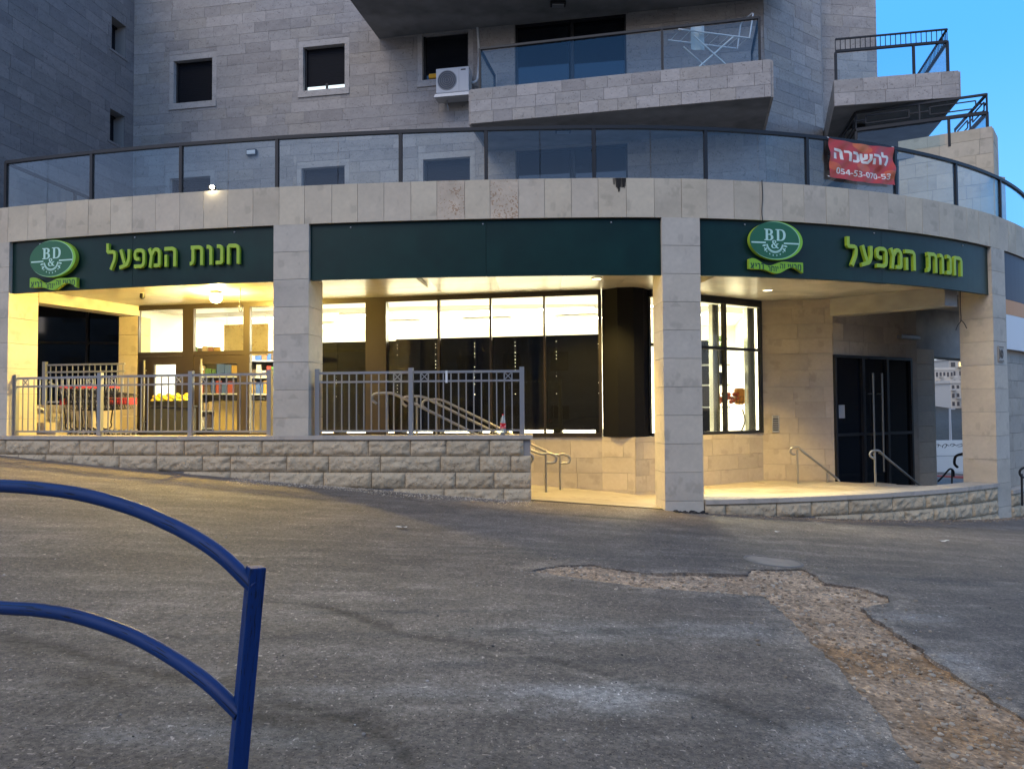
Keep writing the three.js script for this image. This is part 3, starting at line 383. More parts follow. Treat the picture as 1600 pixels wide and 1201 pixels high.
// ------------------------------------------------------------------ arcade: floors, soffit, shop front
const A0 = [-8.3, 16.62], A1 = [1.72, 14.72], K1 = [2.30, 14.40], B0 = [2.66, 14.74], B1 = [5.42, 16.48], C1 = [6.75, 16.12], D1 = [9.25, 17.62];
const vIn = [.186, .9825];
{ // floors
  const tileM = [[.46, .41, .33], [.43, .385, .31], [.48, .425, .345], [.40, .36, .295]].map(c => smooth(c, { roughness: .6 }));
  const a = []; for (let s = S0 - 2.2; s <= SP - .8; s += .4) { const p = fc(s, .4); a.push([p.x, p.d]); }
  const e = fc(sAt(615), .4); a.push([e.x - .1, e.d]);
  struct(mesh('arcade_floor', prism([...a.filter(p => p[0] < e.x - .1), [e.x - .1, e.d], [e.x + .5, 15.2], [-8.3, 16.8], [-13, 17.8]], .1, Y_FLOOR), MT.paving));
  const b = []; for (let s = S2b - .1; s <= S3a - .4; s += .4) { const p = fc(s, .4); b.push([p.x, p.d]); }
  struct(mesh('entrance_floor', prism([...b, [7.6, 15.4], C1, B1, [3.2, 15.1]], -.6, Y_LOW), MT.paving));
  const tl = group('entrance_tiles'); struct(tl); const wallD = x => x < B1[0] ? K1[1] + (x - K1[0]) * (B1[1] - K1[1]) / (B1[0] - K1[0]) : x < C1[0] ? B1[1] + (x - B1[0]) * (C1[1] - B1[1]) / (C1[0] - B1[0]) : 16; for (let s = S2b + .05; s < S3a - .7; s += .62) for (let o = .47; o < 4; o += .46) { const e = [fc(s, o), fc(s + .62, o + .46), fc(s, o + .46)]; if (e.some(p => p.d > wallD(p.x) - .02 || p.x > 7.5 || p.x < 2.9)) continue; mesh('floor_tile', curved(s + .003, s + .617, Y_LOW + .0, Y_LOW + .012 + rnd() * .002, o + .003, o + .457, 1), tileM[Math.floor(rnd() * 4)], tl); }
  // paving between the two plinths, on the slope of the street
  const q = [], uv = [], ix = []; for (let j = 0; j <= 10; j++) for (let i = 0; i <= 12; i++) { const x = lerp(-1.9, 3.1, i / 12), d = lerp(12.45, 15.6, j / 10); q.push(x, gy(x, d) + .014, -d); uv.push(x, d); if (i < 12 && j < 10) { const k = j * 13 + i; ix.push(k, k + 1, k + 14, k, k + 14, k + 13); } }
  const g = new THREE.BufferGeometry(); g.setAttribute('position', new THREE.Float32BufferAttribute(q, 3)); g.setAttribute('uv', new THREE.Float32BufferAttribute(uv, 2)); g.setIndex(ix); g.computeVertexNormals(); struct(mesh('passage_paving', g, MT.paving));
}
{ // soffit boards of the arcade ceiling
  const g = struct(group('arcade_ceiling')); const panels = [[S0 - .6, S1a + .3], [S1b - .3, S2a + .3], [S2b - .3, S3a + .4]]; let s = S0 - .7; const end = S3a + .5; let k = 0;
  while (s < end) { const e = Math.min(end, s + 1.2); mesh('ceiling_board', curved(s + .003, e - .003, Y_SOF + (k % 2) * .0, Y_SOF + .03, .12, 2.2, .3), MT.soffit, g); mesh('ceiling_board', curved(s + .003, e - .003, Y_SOF + .002, Y_SOF + .032, 2.206, 4.4, .3), MT.soffit, g); s = e; k++; }
  mesh('ceiling_backing', curved(S0 - .7, end, Y_SOF + .05, Y_SOF + .16, .12, 5.5, .4), MT.under, g);
  mesh('ceiling_drop', curved(sAt(1090, 1), sAt(1330, 1), Y_SOF - .13, Y_SOF - .005, .16, 1.55, .3), MT.soffit, g);
  mesh('ceiling_drop', curved(sAt(440, 1), sAt(660, 1), Y_SOF - .07, Y_SOF - .005, .16, 1.5, .3), MT.soffit, g);
}
// glazing builder: a straight run of frames, panes and bars
function bars(g, list, mat = MT.bronze, dep = .09) { for (const [n, x0, x1, y0, y1, z = 0, dd = dep] of list) mesh(n, box(x1 - x0, y1 - y0, dd, false), mat, g, [(x0 + x1) / 2, (y0 + y1) / 2, z]); }
{
  const g = frame('storefront_glazing', A0, A1, 0), L = len(A0, A1), X = px => along(A0, A1, px), T = 3.80, y0 = Y_FLOOR;
  const tr = 2.83; // transom of the door part
  bars(g, [['head_rail', 0, L, T, T + .10], ['sill_rail', X(391), L, y0, y0 + .07]]);
  const ups = [[213, 217], [286, 303], [381, 391], [573, 605], [684.5, 688], [766, 769], [850, 853], [936, 941]];
  ups.forEach(([a, b], i) => bars(g, [['mullion', X(a), X(b), y0 + (i < 3 ? 0 : .07), T]], MT.bronze, i === 3 ? .16 : .09));
  bars(g, [['transom', X(217), X(286), tr - .03, tr + .06, 0, .08], ['transom', X(303), X(381), tr - .03, tr + .06, 0, .08], ['transom', X(391), X(498), tr - .02, tr + .03, 0, .08]]);
  const pane = (a, b, c, d, n = 'pane') => mesh(n, new THREE.PlaneGeometry(b - a, d - c), MT.shopGlass, g, [(a + b) / 2, (c + d) / 2, -.01]);
  pane(X(217), X(286), tr + .06, T); pane(X(303), X(381), tr + .06, T);
  pane(X(391), X(573), tr + .03, T); pane(X(391), X(573), y0 + .07, tr - .02);
  for (const [a, b] of [[605, 684.5], [688, 766], [769, 850], [853, 936]]) pane(X(a), X(b), y0 + .07, T);
  // two glazed door leaves with wide dark frames and tall pull bars
  for (const [a, b, ga, gb, hx] of [[217, 286, 241, 275, 229], [303, 381, 312.5, 371, 318]]) {
    const D = group('door_leaf', g), xa = X(a), xb = X(b), ha = X(ga), hb = X(gb), top = tr - .035, gt = 2.62;
    bars(D, [['stile', xa + .005, ha, y0 + .01, top, .0, .06], ['stile', hb, xb - .005, y0 + .01, top, 0, .06], ['rail', ha, hb, gt, top, 0, .06], ['rail', ha, hb, y0 + .01, y0 + .10, 0, .06]]);
    mesh('door_pane', new THREE.PlaneGeometry(hb - ha, gt - y0 - .1), MT.shopGlass, D, [(ha + hb) / 2, (gt + y0 + .1) / 2, 0]);
    mesh('pull_bar', merge([tube([new THREE.Vector3(X(hx), y0 + .12, .10), new THREE.Vector3(X(hx), 2.72, .10)], .022), bar(new THREE.Vector3(X(hx), 2.5, .1), new THREE.Vector3(X(hx), 2.5, .02), .02), bar(new THREE.Vector3(X(hx), 1.4, .1), new THREE.Vector3(X(hx), 1.4, .02), .02)]), MT.steel, D);
  }
  tag(g, 'long dark framed shop window and glass doors behind the grey railings', 'shop front');
  // shelving seen from behind through the window: black backs with perforated uprights
  const edges = [500, 517, 614, 675, 737, 801.5, 867, 934];
  for (let i = 0; i < edges.length; i++) {
    const x0 = i ? X(edges[i]) + .018 : X(425), x1 = i + 1 < edges.length ? X(edges[i + 1]) - .018 : null, z = -.26, top = i === 0 || i === 1 ? 3.04 : 3.07, u = frame('shelf_unit', A0, A1, y0);
    if (x1 !== null) { mesh('back_panel', box(x1 - x0, top - 1.2, .018, false), MT.darkPanel, u, [(x0 + x1) / 2, (top + 1.2) / 2 - y0, z - .012]); for (let k = 0; k < 4; k++) mesh('shelf_board', box(x1 - x0, .025, .4, false), MT.darkPanel, u, [(x0 + x1) / 2, .3 + k * .48, z - .22]); }
    if (i) { const c = X(edges[i]), w = .03, sh = new THREE.Shape([[-w, .0], [w, .0], [w, top - y0], [-w, top - y0]].map(p => new THREE.Vector2(...p))); const n = 26; for (let k = 0; k < n; k++) { if (k < 10 || vnoise(k * .7 + i * 5, i) < .42) continue; const yy = .14 + k * (top - y0 - .2) / n; sh.holes.push(new THREE.Path([[-.006, yy], [-.006, yy + .015], [.006, yy + .015], [.006, yy]].map(p => new THREE.Vector2(...p)))); } mesh('perforated_upright', new THREE.ExtrudeGeometry(sh, { depth: .004, bevelEnabled: false }), MT.darkPanel, u, [c, 0, z]); for (const sx of [-1, 1]) mesh('shelf_foot', box(.05, .14, .4, false), MT.darkPanel, u, [c + sx * .045, .06, z - .2]); }
    if (!u.children.length) { scene.remove(u); continue; }
    tag(u, 'black shelf back standing against the long shop window', 'shelving', 'black shelf backs along the shop window');
  }
  // dark clad pier at the bend, with two faces
  const p = group('clad_pier'), yb = Y_FLOOR, yt = Y_SOF; const d0 = [A1[0] + .02, A1[1]], d3 = [B0[0] - .01, B0[1] + .02];
  mesh('clad_face', prism([d0, [2.0, 14.46], K1, [2.5, 14.52], d3, [2.5, 15.0], [1.9, 15.1]], yb, yt), MT.darkPanel, p); tag(p, 'black clad pier at the bend of the shop window', 'pier');
}
{ // window right of the bend
  const g = frame('corner_window', B0, B1, 0), L = len(B0, B1), X = px => along(B0, B1, px), T = 3.76, y0 = Y_FLOOR, tr = 2.84;
  const end = X(1190);
  bars(g, [['head_rail', 0, end, T, T + .14], ['sill_rail', 0, end, y0, y0 + .06], ['mullion', X(1013), X(1016), y0 + .06, T], ['mullion', X(1131), X(1134.5), y0 + .06, T], ['mullion', end - .05, end, y0 + .06, T], ['transom', X(1016), X(1131), tr - .03, tr + .03, 0, .08], ['transom', X(1134.5), end - .05, tr - .03, tr + .03, 0, .08]], MT.black);
  for (const [a, b] of [[X(1016), X(1131)], [X(1134.5), end - .05]]) for (const [c, d] of [[y0 + .06, tr - .03], [tr + .03, T]]) mesh('pane', new THREE.PlaneGeometry(b - a, d - c), MT.shopGlass, g, [(a + b) / 2, (c + d) / 2, -.01]);
  tag(g, 'bright four-pane corner window of the shop beside the beige wall', 'window');
  // inner steel posts behind the mullion
  for (const [a, b] of [[1121, 1131], [1176, 1187]]) { const m = frame('steel_post', B0, B1, y0); mesh('shaft', rbox(X(b) - X(a), T - y0, .12, .01), std([.30, .31, .27], { roughness: .25, metalness: .85 }), m, [(X(a) + X(b)) / 2, (T - y0) / 2, -.16]); tag(m, a < 1150 ? 'brushed steel post behind the middle bar of the corner window' : 'brushed steel post at the right edge of the corner window', 'post'); }
  // wall under the windows and beside them
  const W1 = frame('shop_base_wall', [-2.4, A1[1] + .2 * 4.12 * .93], A1, 0), L1 = len([-2.4, A1[1] + .2 * 4.12 * .93], A1); stoneWall(W1, 'wall', L1 + .02, -.25, Y_FLOOR - .004, [], .31, .5, .9, MT.beige, { thick: .2, proud: .002 }); tag(W1, 'beige stone wall beneath the long shop window beside the stairs', 'wall');
  const W1b = frame('shop_base_wall', A1, K1, 0); stoneWall(W1b, 'wall', len(A1, K1), -.25, Y_FLOOR - .004, [], .31, .5, .9, MT.beige, { thick: .15, proud: .002 }); tag(W1b, 'beige stone base beneath the black clad pier', 'wall');
  const W2 = frame('shop_base_wall', K1, B1, 0), L2 = len(K1, B1); stoneWall(W2, 'wall', L2, -.25, Y_FLOOR - .004, [], .31, .5, .9, MT.beige, { thick: .2, proud: .002 }); tag(W2, 'beige stone wall beneath the bright corner window', 'wall');
  const q = onLine(B0, B1, end + .01), W3 = frame('entrance_wall', q, C1, 0), L3 = len(q, C1); stoneWall(W3, 'wall', L3, Y_LOW - .3, Y_SOF, [], .33, .55, 1.0, MT.beige, { thick: .3, proud: .002 }); tag(W3, 'beige stone wall between the corner window and the dark glass door', 'wall');
  // bell panel
  const ix = along(q, C1, 1211), iy = yAt(q, C1, 1211, 662), it = frame('intercom_panel', q, C1, iy); mesh('plate', rbox(.15, .36, .03, .008), MT.galv, it, [ix, 0, .03]); for (let k = 0; k < 6; k++) mesh('button_row', box(.11, .022, .01), MT.black, it, [ix, .10 - k * .045, .05]); mesh('speaker_grille', box(.10, .05, .008), MT.grey, it, [ix, .145, .048]); tag(it, 'small intercom panel on the beige wall near the stair rail', 'intercom');
}
{ // door wall of the right bay
  const g = frame('glass_door', C1, D1, 0), L = len(C1, D1), X = px => along(C1, D1, px), top = 2.72, y0 = -.75, x0 = X(1303), x1 = X(1424);
  bars(g, [['head_rail', x0, x1, top - .06, top], ['frame_post', x0, x0 + .06, y0, top - .06], ['frame_post', x1 - .06, x1, y0, top - .06], ['mullion', X(1346), X(1350), y0, top - .06], ['mullion', X(1384), X(1387.5), y0, top - .06], ['mid_rail', x0 + .06, X(1346), 1.0, 1.06], ['mid_rail', X(1350), X(1384), 1.0, 1.06], ['mid_rail', X(1387.5), x1 - .06, 1.0, 1.06]], MT.black);
  for (const [a, b] of [[x0 + .06, X(1346)], [X(1350), X(1384)], [X(1387.5), x1 - .06]]) mesh('pane', box(b - a, top - .06 - y0, .012, false), MT.darkGlass, g, [(a + b) / 2, (top - .06 + y0) / 2, -.02]);
  for (const px of [1357, 1371]) mesh('pull_bar', merge([tube([new THREE.Vector3(X(px), .2, .12), new THREE.Vector3(X(px), 2.35, .12)], .022), bar(new THREE.Vector3(X(px), 1.9, .12), new THREE.Vector3(X(px), 1.9, 0), .025), bar(new THREE.Vector3(X(px), .6, .12), new THREE.Vector3(X(px), .6, 0), .025)]), MT.steel, g);
  mesh('notice', box(.2, .28, .004), std([.35, .35, .35]), g, [X(1315), 1.52, .0]);
  tag(g, 'dark glass entrance door with tall steel pull bars', 'door');
  const w = frame('door_wall', C1, D1, 0); stoneWall(w, 'wall', L + .1, -.9, Y_SOF - .02, [[x0, x1, -.9, top]], .36, .5, .9, MT.beige, { thick: .3, proud: .002 }); tag(w, 'beige stone wall framing the dark glass door', 'wall');
  // lobby behind the door
  const lb = frame('lobby', C1, D1, 0); mesh('lobby_wall', bx(L, 4.6, .1, L / 2, 1.4, -2.2), MT.render, lb); tag(lb, 'dim lobby wall behind the dark glass door', 'wall');
  // tube light fixture above the door
  const t = frame('tube_fixture', C1, D1, 3.18); mesh('housing', rbox(.72, .1, .12, .02), MT.grey, t, [X(1413), 0, .14]); mesh('bracket', box(.3, .05, .1), MT.grey, t, [X(1413), 0, .05]); tag(t, 'unlit tube light fixture above the dark glass door', 'light fixture');
  // beam across the passage and the small pier behind the door wall
  const bm = group('passage_beam'); mesh('beam', prism([[6.70, 16.08], [8.25, 14.55], [8.6, 14.75], [7.0, 16.3]], 3.53, Y_SOF - .002), MT.render, bm); tag(bm, 'plastered ceiling beam over the entrance floor beside the last column', 'beam');
  const pr = group('passage_pier'); const pa = [9.28, 17.68], pb = [9.95, 18.05]; let y = -1.0; while (y < 2.7) { mesh('stone_block', prism([pa, pb, [pb[0] + .2, pb[1] + .5], [pa[0] + .2, pa[1] + .55]], y, y + .354), pick(MT.column), pr); y += .36; } tag(pr, 'narrow grey stone pier at the far side of the passage', 'pier');
  const bk = group('passage_lintel'); mesh('lintel', prism([pa, [13.4, 20.6], [13.2, 21.2], [pa[0] + .1, pa[1] + .6]], 2.80, 4.6), MT.render, bk); tag(bk, 'plastered lintel over the passage opening to the back street', 'lintel');
  // ceiling of the passage
  struct(mesh('passage_ceiling', prism([[7.0, 14.4], [11.2, 16.6], [13.2, 20.8], [9.2, 17.7], [6.75, 16.2]], Y_SOF + .04, Y_SOF + .1), MT.render));
  // lower passage floor with steps
  const st = struct(group('entrance_steps')); for (let k = 0; k < 5; k++) { const dx = k * .32; mesh('step', prism([[7.0 + dx, 15.0 + dx * .55], [7.32 + dx, 15.18 + dx * .55], [7.0 + dx + .32 - .55 * .75, 15.18 + dx * .55 + .9], [6.75 + dx - .1, 16.1 + dx * .55]], -1.1, Y_LOW - .13 * (k + 1)), MT.paving, st); }
  struct(mesh('passage_floor', prism([[8.7, 15.9], [11.2, 16.9], [13, 20], [9.3, 18.6]], -1.4, -.66), MT.paving));
}
// ------------------------------------------------------------------ inside the shop
{
  const bk0 = [A0[0] + vIn[0] * 6.5, A0[1] + vIn[1] * 6.5], bk1 = [B1[0] + vIn[0] * 6.0, B1[1] + vIn[1] * 6.0];
  const room = [A0, A1, K1, B0, B1, bk1, bk0].map(p => [...p]); const rin = [[A0[0], A0[1] + .06], [A1[0], A1[1] + .06], [2.0, 15.0], [B0[0], B0[1] + .08], [B1[0] - .05, B1[1] + .05], bk1, bk0];
  struct(mesh('shop_floor', prism(rin, .6, Y_FLOOR - .002), std([.55, .50, .42], { roughness: .3 })));
  struct(mesh('shop_ceiling', prism(rin, 4.02, 4.12), MT.wallWhite));
  for (const [a, b, z] of [[bk0, bk1, 0], [B1, bk1, 1], [A0, bk0, 2]]) { const dx = b[0] - a[0], dd = b[1] - a[1], L = Math.hypot(dx, dd), n = [-dd / L * .12, dx / L * .12], s = z === 1 ? -1 : z === 2 ? 1 : 1; const q = z === 0 ? [0, .12] : z === 1 ? [.12, 0] : [-.12, 0]; struct(mesh('shop_wall', prism([a, b, [b[0] + q[0], b[1] + q[1]], [a[0] + q[0], a[1] + q[1]]], .6, 4.3), MT.wallWhite)); }
  const emit = new THREE.MeshStandardMaterial({ color: 0x111111, emissive: new THREE.Color(1, .95, .8), emissiveIntensity: 6 });
  let n = 0; for (let r = 0; r < 3; r++) for (let c = 0; c < 5; c++) {
    const u = -6.6 + c * 2.45 + r * .15, v = 1.0 + r * 1.9, x = A0[0] + 8.3 * 0 + (u + 8.3) * .982 + vIn[0] * v, d = A0[1] - (u + 8.3) * .19 + vIn[1] * v; if (d > 22) continue;
    const f = group('ceiling_light'); mesh('housing', rbox(1.3, .06, .34, .01), MT.white, f, [0, .035, 0]); mesh('diffuser', box(1.22, .012, .28), emit, f, [0, -.004, 0]); f.position.set(x, 3.93, -d); f.rotation.y = -.19; tag(f, 'white lit ceiling panel light inside the shop', 'ceiling light', 'shop ceiling lights'); n++;
    const l = new THREE.RectAreaLight(new THREE.Color(1, .95, .68), 190, 1.22, .28); l.position.set(x, 3.915, -d); l.rotation.set(-Math.PI / 2, 0, -.19, 'YXZ'); scene.add(l);
  }
  // stocked shelves seen through the doors
  const cols = [[.20, .02, .012], [.22, .12, .015], [.28, .2, .11], [.015, .05, .16], [.04, .10, .02], [.18, .06, .03], [.30, .26, .2], [.05, .03, .02]].map(c => std(c, { roughness: .5 }));
  const shelf = (x, d, w, turn, label) => { const g = group('product_shelf'); mesh('back', box(w, 1.9, .03, false), MT.bronze, g, [0, .95, -.2]); for (let k = 0; k < 5; k++) { mesh('shelf_board', box(w, .03, .4, false), MT.galv, g, [0, .12 + k * .42, 0]); let xx = -w / 2 + .06; while (xx < w / 2 - .1) { const bw = rr(.09, .18), h = rr(.14, .32); mesh('packet', box(+bw.toFixed(2), +h.toFixed(2), .16), pick(cols), g, [xx + bw / 2, .137 + k * .42 + h / 2, .1]); xx += bw + .015; } } g.position.set(x, Y_FLOOR, -d); g.rotation.y = turn; tag(g, label, 'shelf'); return g; };
  shelf(-7.35, 18.9, 1.2, .19, 'tall shelf of packed goods behind the narrow door leaf'); shelf(-6.1, 19.6, 1.5, .19, 'tall shelf of packed goods behind the wide door leaf');
  const counter = group('counter'); mesh('front', rbox(1.5, .78, .5, .02), std([.26, .19, .075], { roughness: .5 }), counter, [0, .39, 0]); mesh('top', rbox(1.56, .05, .56, .01), MT.bronze, counter, [0, .81, 0]); counter.position.set(-6.15, Y_FLOOR, -18.0); counter.rotation.y = .19; tag(counter, 'pale counter with dark top behind the wide glass door', 'counter');
  const cooler = group('drinks_cooler'); mesh('cabinet', rbox(.5, 1.5, .5, .02), std([.01, .06, .2], { roughness: .4 }), cooler, [0, .75, 0]); mesh('cooler_door', box(.42, 1.2, .02), std([.03, .14, .3], { roughness: .2 }), cooler, [0, .8, .26]); cooler.position.set(-5.35, Y_FLOOR, -18.3); cooler.rotation.y = .19; tag(cooler, 'blue drinks cooler behind the wide glass door', 'cooler');
  const poster = frame('hanging_poster', [-6.9, 18.3], [-5.4, 18.0], 2.85); mesh('sheet', box(1.15, .75, .01), std([.33, .30, .20], { map: pittedMap, roughness: .6 }), poster, [.6, .45, 0]); mesh('cord', merge([bar(new THREE.Vector3(.1, .82, 0), new THREE.Vector3(.1, 1.15, 0), .008), bar(new THREE.Vector3(1.1, .82, 0), new THREE.Vector3(1.1, 1.15, 0), .008)]), MT.grey, poster); tag(poster, 'large printed poster hung inside above the wide glass door', 'poster');
  // plants and baskets behind the corner window
  const base = (px, d) => [(px - 800) / F * d, d]; const [sx, sd] = base(1112, 16.6), rk = group('display_rack');
  mesh('back_frame', box(.42, 2.0, .04), MT.darkPanel, rk, [-.22, 1.0, 0]); for (const y of [.55, 1.02, 1.45]) mesh('rack_tray', box(.62, .03, .4), MT.galv, rk, [.02, y, .1]); for (const y of [1.04, 1.47]) { mesh('crate', new THREE.CylinderGeometry(.22, .16, .26, 4, 1).rotateY(Math.PI / 4), std([.02, .03, .07]), rk, [.08, y + .13, .1]); } rk.position.set(sx, Y_FLOOR, -sd); tag(rk, 'dark display rack with crates behind the corner window', 'rack');
  const leaf = new THREE.SphereGeometry(.07, 6, 4).scale(1, .22, .5), lg = []; for (let k = 0; k < 34; k++) lg.push(leaf.clone().rotateZ(rr(-1, 1)).rotateY(rnd() * 6).translate(rr(-.18, .18), rr(0, .3), rr(-.15, .15))); const pl = group('potted_greens'); mesh('leaves', merge(lg), std([.10, .22, .04]), pl, [0, .06, 0]); mesh('pot', new THREE.CylinderGeometry(.13, .1, .1, 14), std([.05, .05, .05]), pl, [0, .03, 0]); pl.position.set(sx + .1, Y_FLOOR + 1.73, -sd + .1); tag(pl, 'leafy greens on top of the dark display rack', 'plant');
  const ct = group('goods_basket'); const ring = []; for (let k = 0; k < 9; k++) ring.push(bar(new THREE.Vector3(-.3 + k * .075, .35, .2), new THREE.Vector3(-.24 + k * .06, 0, .16), .008)); for (const y of [0, .12, .24, .35]) ring.push(bar(new THREE.Vector3(-.3, y, .2), new THREE.Vector3(.3, y, .2), .008)); mesh('wire_basket', merge(ring), MT.black, ct, [0, .42, 0]); for (const s of [-1, 1]) mesh('leg', tube([new THREE.Vector3(s * .3, .5, .1), new THREE.Vector3(s * .34, .25, .1), new THREE.Vector3(s * .25, 0, .1)], .018), MT.black, ct); mesh('goods', merge([...Array(22).keys()].map(k => new THREE.SphereGeometry(.045, 8, 6).translate(-.25 + (k % 7) * .075, .66 + Math.floor(k / 7) * .07 + rnd() * .03, rr(-.05, .12)))), std([.22, .03, .012]), ct); mesh('goods_bag', rbox(.2, .35, .18, .05), std([.3, .13, .02]), ct, [.26, .78, .02]); ct.position.set((1136 - 800) / F * 16.35, Y_FLOOR, -16.35); tag(ct, 'wire basket stand with red and orange goods behind the corner window', 'basket');
}
// ------------------------------------------------------------------ left bay: beam, pillar, landing, dark glazing, lamp
const lampPos = P(337, 461, 14.6);
{
  const p0 = fc(S0 - .3, .6), bm = group('side_beam'); mesh('beam', prism([[p0.x - .1, p0.d], [p0.x + .3, p0.d - .06], [-8.05, 16.55], [-8.45, 16.62]], 3.68, Y_SOF - .002), MT.render, bm); tag(bm, 'plastered side beam between the end column and the yellow-lit pillar', 'beam');
  const pl = group('entrance_pillar'); let y = Y_FLOOR; while (y < 3.66) { const h = Math.min(.44, 3.68 - y); mesh('stone_block', prism([[-8.52, 16.6], [-8.08, 16.52], [-8.0, 16.95], [-8.42, 17.05]], y, y + h - .006), pick(MT.beige), pl); y += h; } tag(pl, 'slim stone pillar beside the narrow door leaf', 'pillar');
  const A = [-11.2, 17.2], B = [-9.2, 19.2], g = frame('neighbour_glazing', [-11.6, 18.6], [-8.1, 19.2], 0); const L = 3.6; for (let k = 0; k < 3; k++) mesh('pane', box(1.14, 2.6, .02), MT.darkGlass, g, [.6 + k * 1.2, 3.1, 0]); bars(g, [['mullion', 0, .06, 1.8, 4.4, .02], ['mullion', 1.17, 1.23, 1.8, 4.4, .02], ['mullion', 2.37, 2.43, 1.8, 4.4, .02], ['transom', .06, 1.17, 3.28, 3.34, .02], ['transom', 1.23, 2.37, 3.28, 3.34, .02], ['transom', 2.43, 3.55, 3.28, 3.34, .02]], MT.black); tag(g, 'dark unlit neighbouring shop window behind the raised landing', 'window');
  struct(mesh('landing_deck', prism([[-12.5, 15.9], [-8.55, 15.65], [-8.15, 19.3], [-12.5, 19.3]], .6, 1.76), MT.beige[0]));
  struct(mesh('neighbour_ceiling', prism([[-13, 14.2], [-9.3, 14.0], [-8.1, 19.4], [-13, 19.6]], 4.42, 4.5), MT.under)); struct(mesh('neighbour_back_wall', prism([[-13, 19.35], [-8.2, 19.35], [-8.2, 19.5], [-13, 19.5]], 1.0, 4.5), MT.under)); struct(mesh('neighbour_side_wall', prism([[-13, 14.4], [-12.85, 14.4], [-12.85, 19.5], [-13, 19.5]], .9, 4.5), MT.under));
  const st = struct(group('landing_steps')); for (let k = 0; k < 4; k++) mesh('step', box(.21, 1.76 - Y_FLOOR - (k * .17), 1.1, false), MT.beige[k % 4], st, [-9.32 + k * .2, Y_FLOOR + (1.76 - Y_FLOOR - k * .17) / 2, -15.05 - .001 * k]);
  // entrance flood lamp hung under the ceiling
  const l = group('flood_lamp'), glow = new THREE.MeshStandardMaterial({ color: 0x222222, emissive: new THREE.Color(1, .82, .42), emissiveIntensity: 30 });
  mesh('lamp_globe', new THREE.SphereGeometry(.11, 20, 14).scale(1, .8, 1), glow, l); mesh('lamp_base', new THREE.CylinderGeometry(.09, .11, .05, 20), MT.white, l, [0, .105, 0]); l.position.copy(lampPos); l.position.y = Y_SOF - .135; tag(l, 'glowing warm ceiling lamp over the shop entrance', 'lamp');
  const pt = new THREE.PointLight(new THREE.Color(1, .70, .14), 50, 0, 2); pt.position.copy(l.position); pt.castShadow = true; pt.shadow.radius = 5; scene.add(pt);
  const cam = group('camera_dome'); mesh('dome', new THREE.SphereGeometry(.05, 12, 8), MT.black, cam); mesh('mount', new THREE.CylinderGeometry(.045, .045, .04, 12), MT.black, cam, [0, .04, 0]); const cp = P(222, 461, 14.8); cam.position.set(cp.x, Y_SOF - .06, cp.z); tag(cam, 'small black camera dome on the entrance ceiling', 'camera');
}
{ // recessed downlights of the two other bays
  const glow = new THREE.MeshStandardMaterial({ color: 0x222222, emissive: new THREE.Color(1, .82, .45), emissiveIntensity: 8 });
  for (const [x, d, lab, I, tx, td, ang] of [[1.5, 13.4, 'round warm downlight in the ceiling over the passage paving', 34, 1.2, 14.3, .95], [4.7, 14.0, 'round warm downlight in the ceiling over the entrance floor', 44, 4.5, 15.0, .72]]) {
    const y = x > 3 ? Y_SOF - .13 : Y_SOF, g = group('downlight'); mesh('trim_ring', new THREE.TorusGeometry(.085, .014, 8, 24).rotateX(Math.PI / 2), MT.white, g, [0, -.006, 0]); mesh('lamp_disc', new THREE.CylinderGeometry(.075, .075, .012, 24), glow, g, [0, -.008, 0]); g.position.set(x, y, -d); tag(g, lab, 'downlight');
    const s = new THREE.SpotLight(new THREE.Color(1, .70, .18), I, 0, ang, .4, 2); s.position.set(x, y - .035, -d); s.target.position.set(tx, 0, -td); s.castShadow = true; s.shadow.radius = 4; scene.add(s, s.target);
  }
}

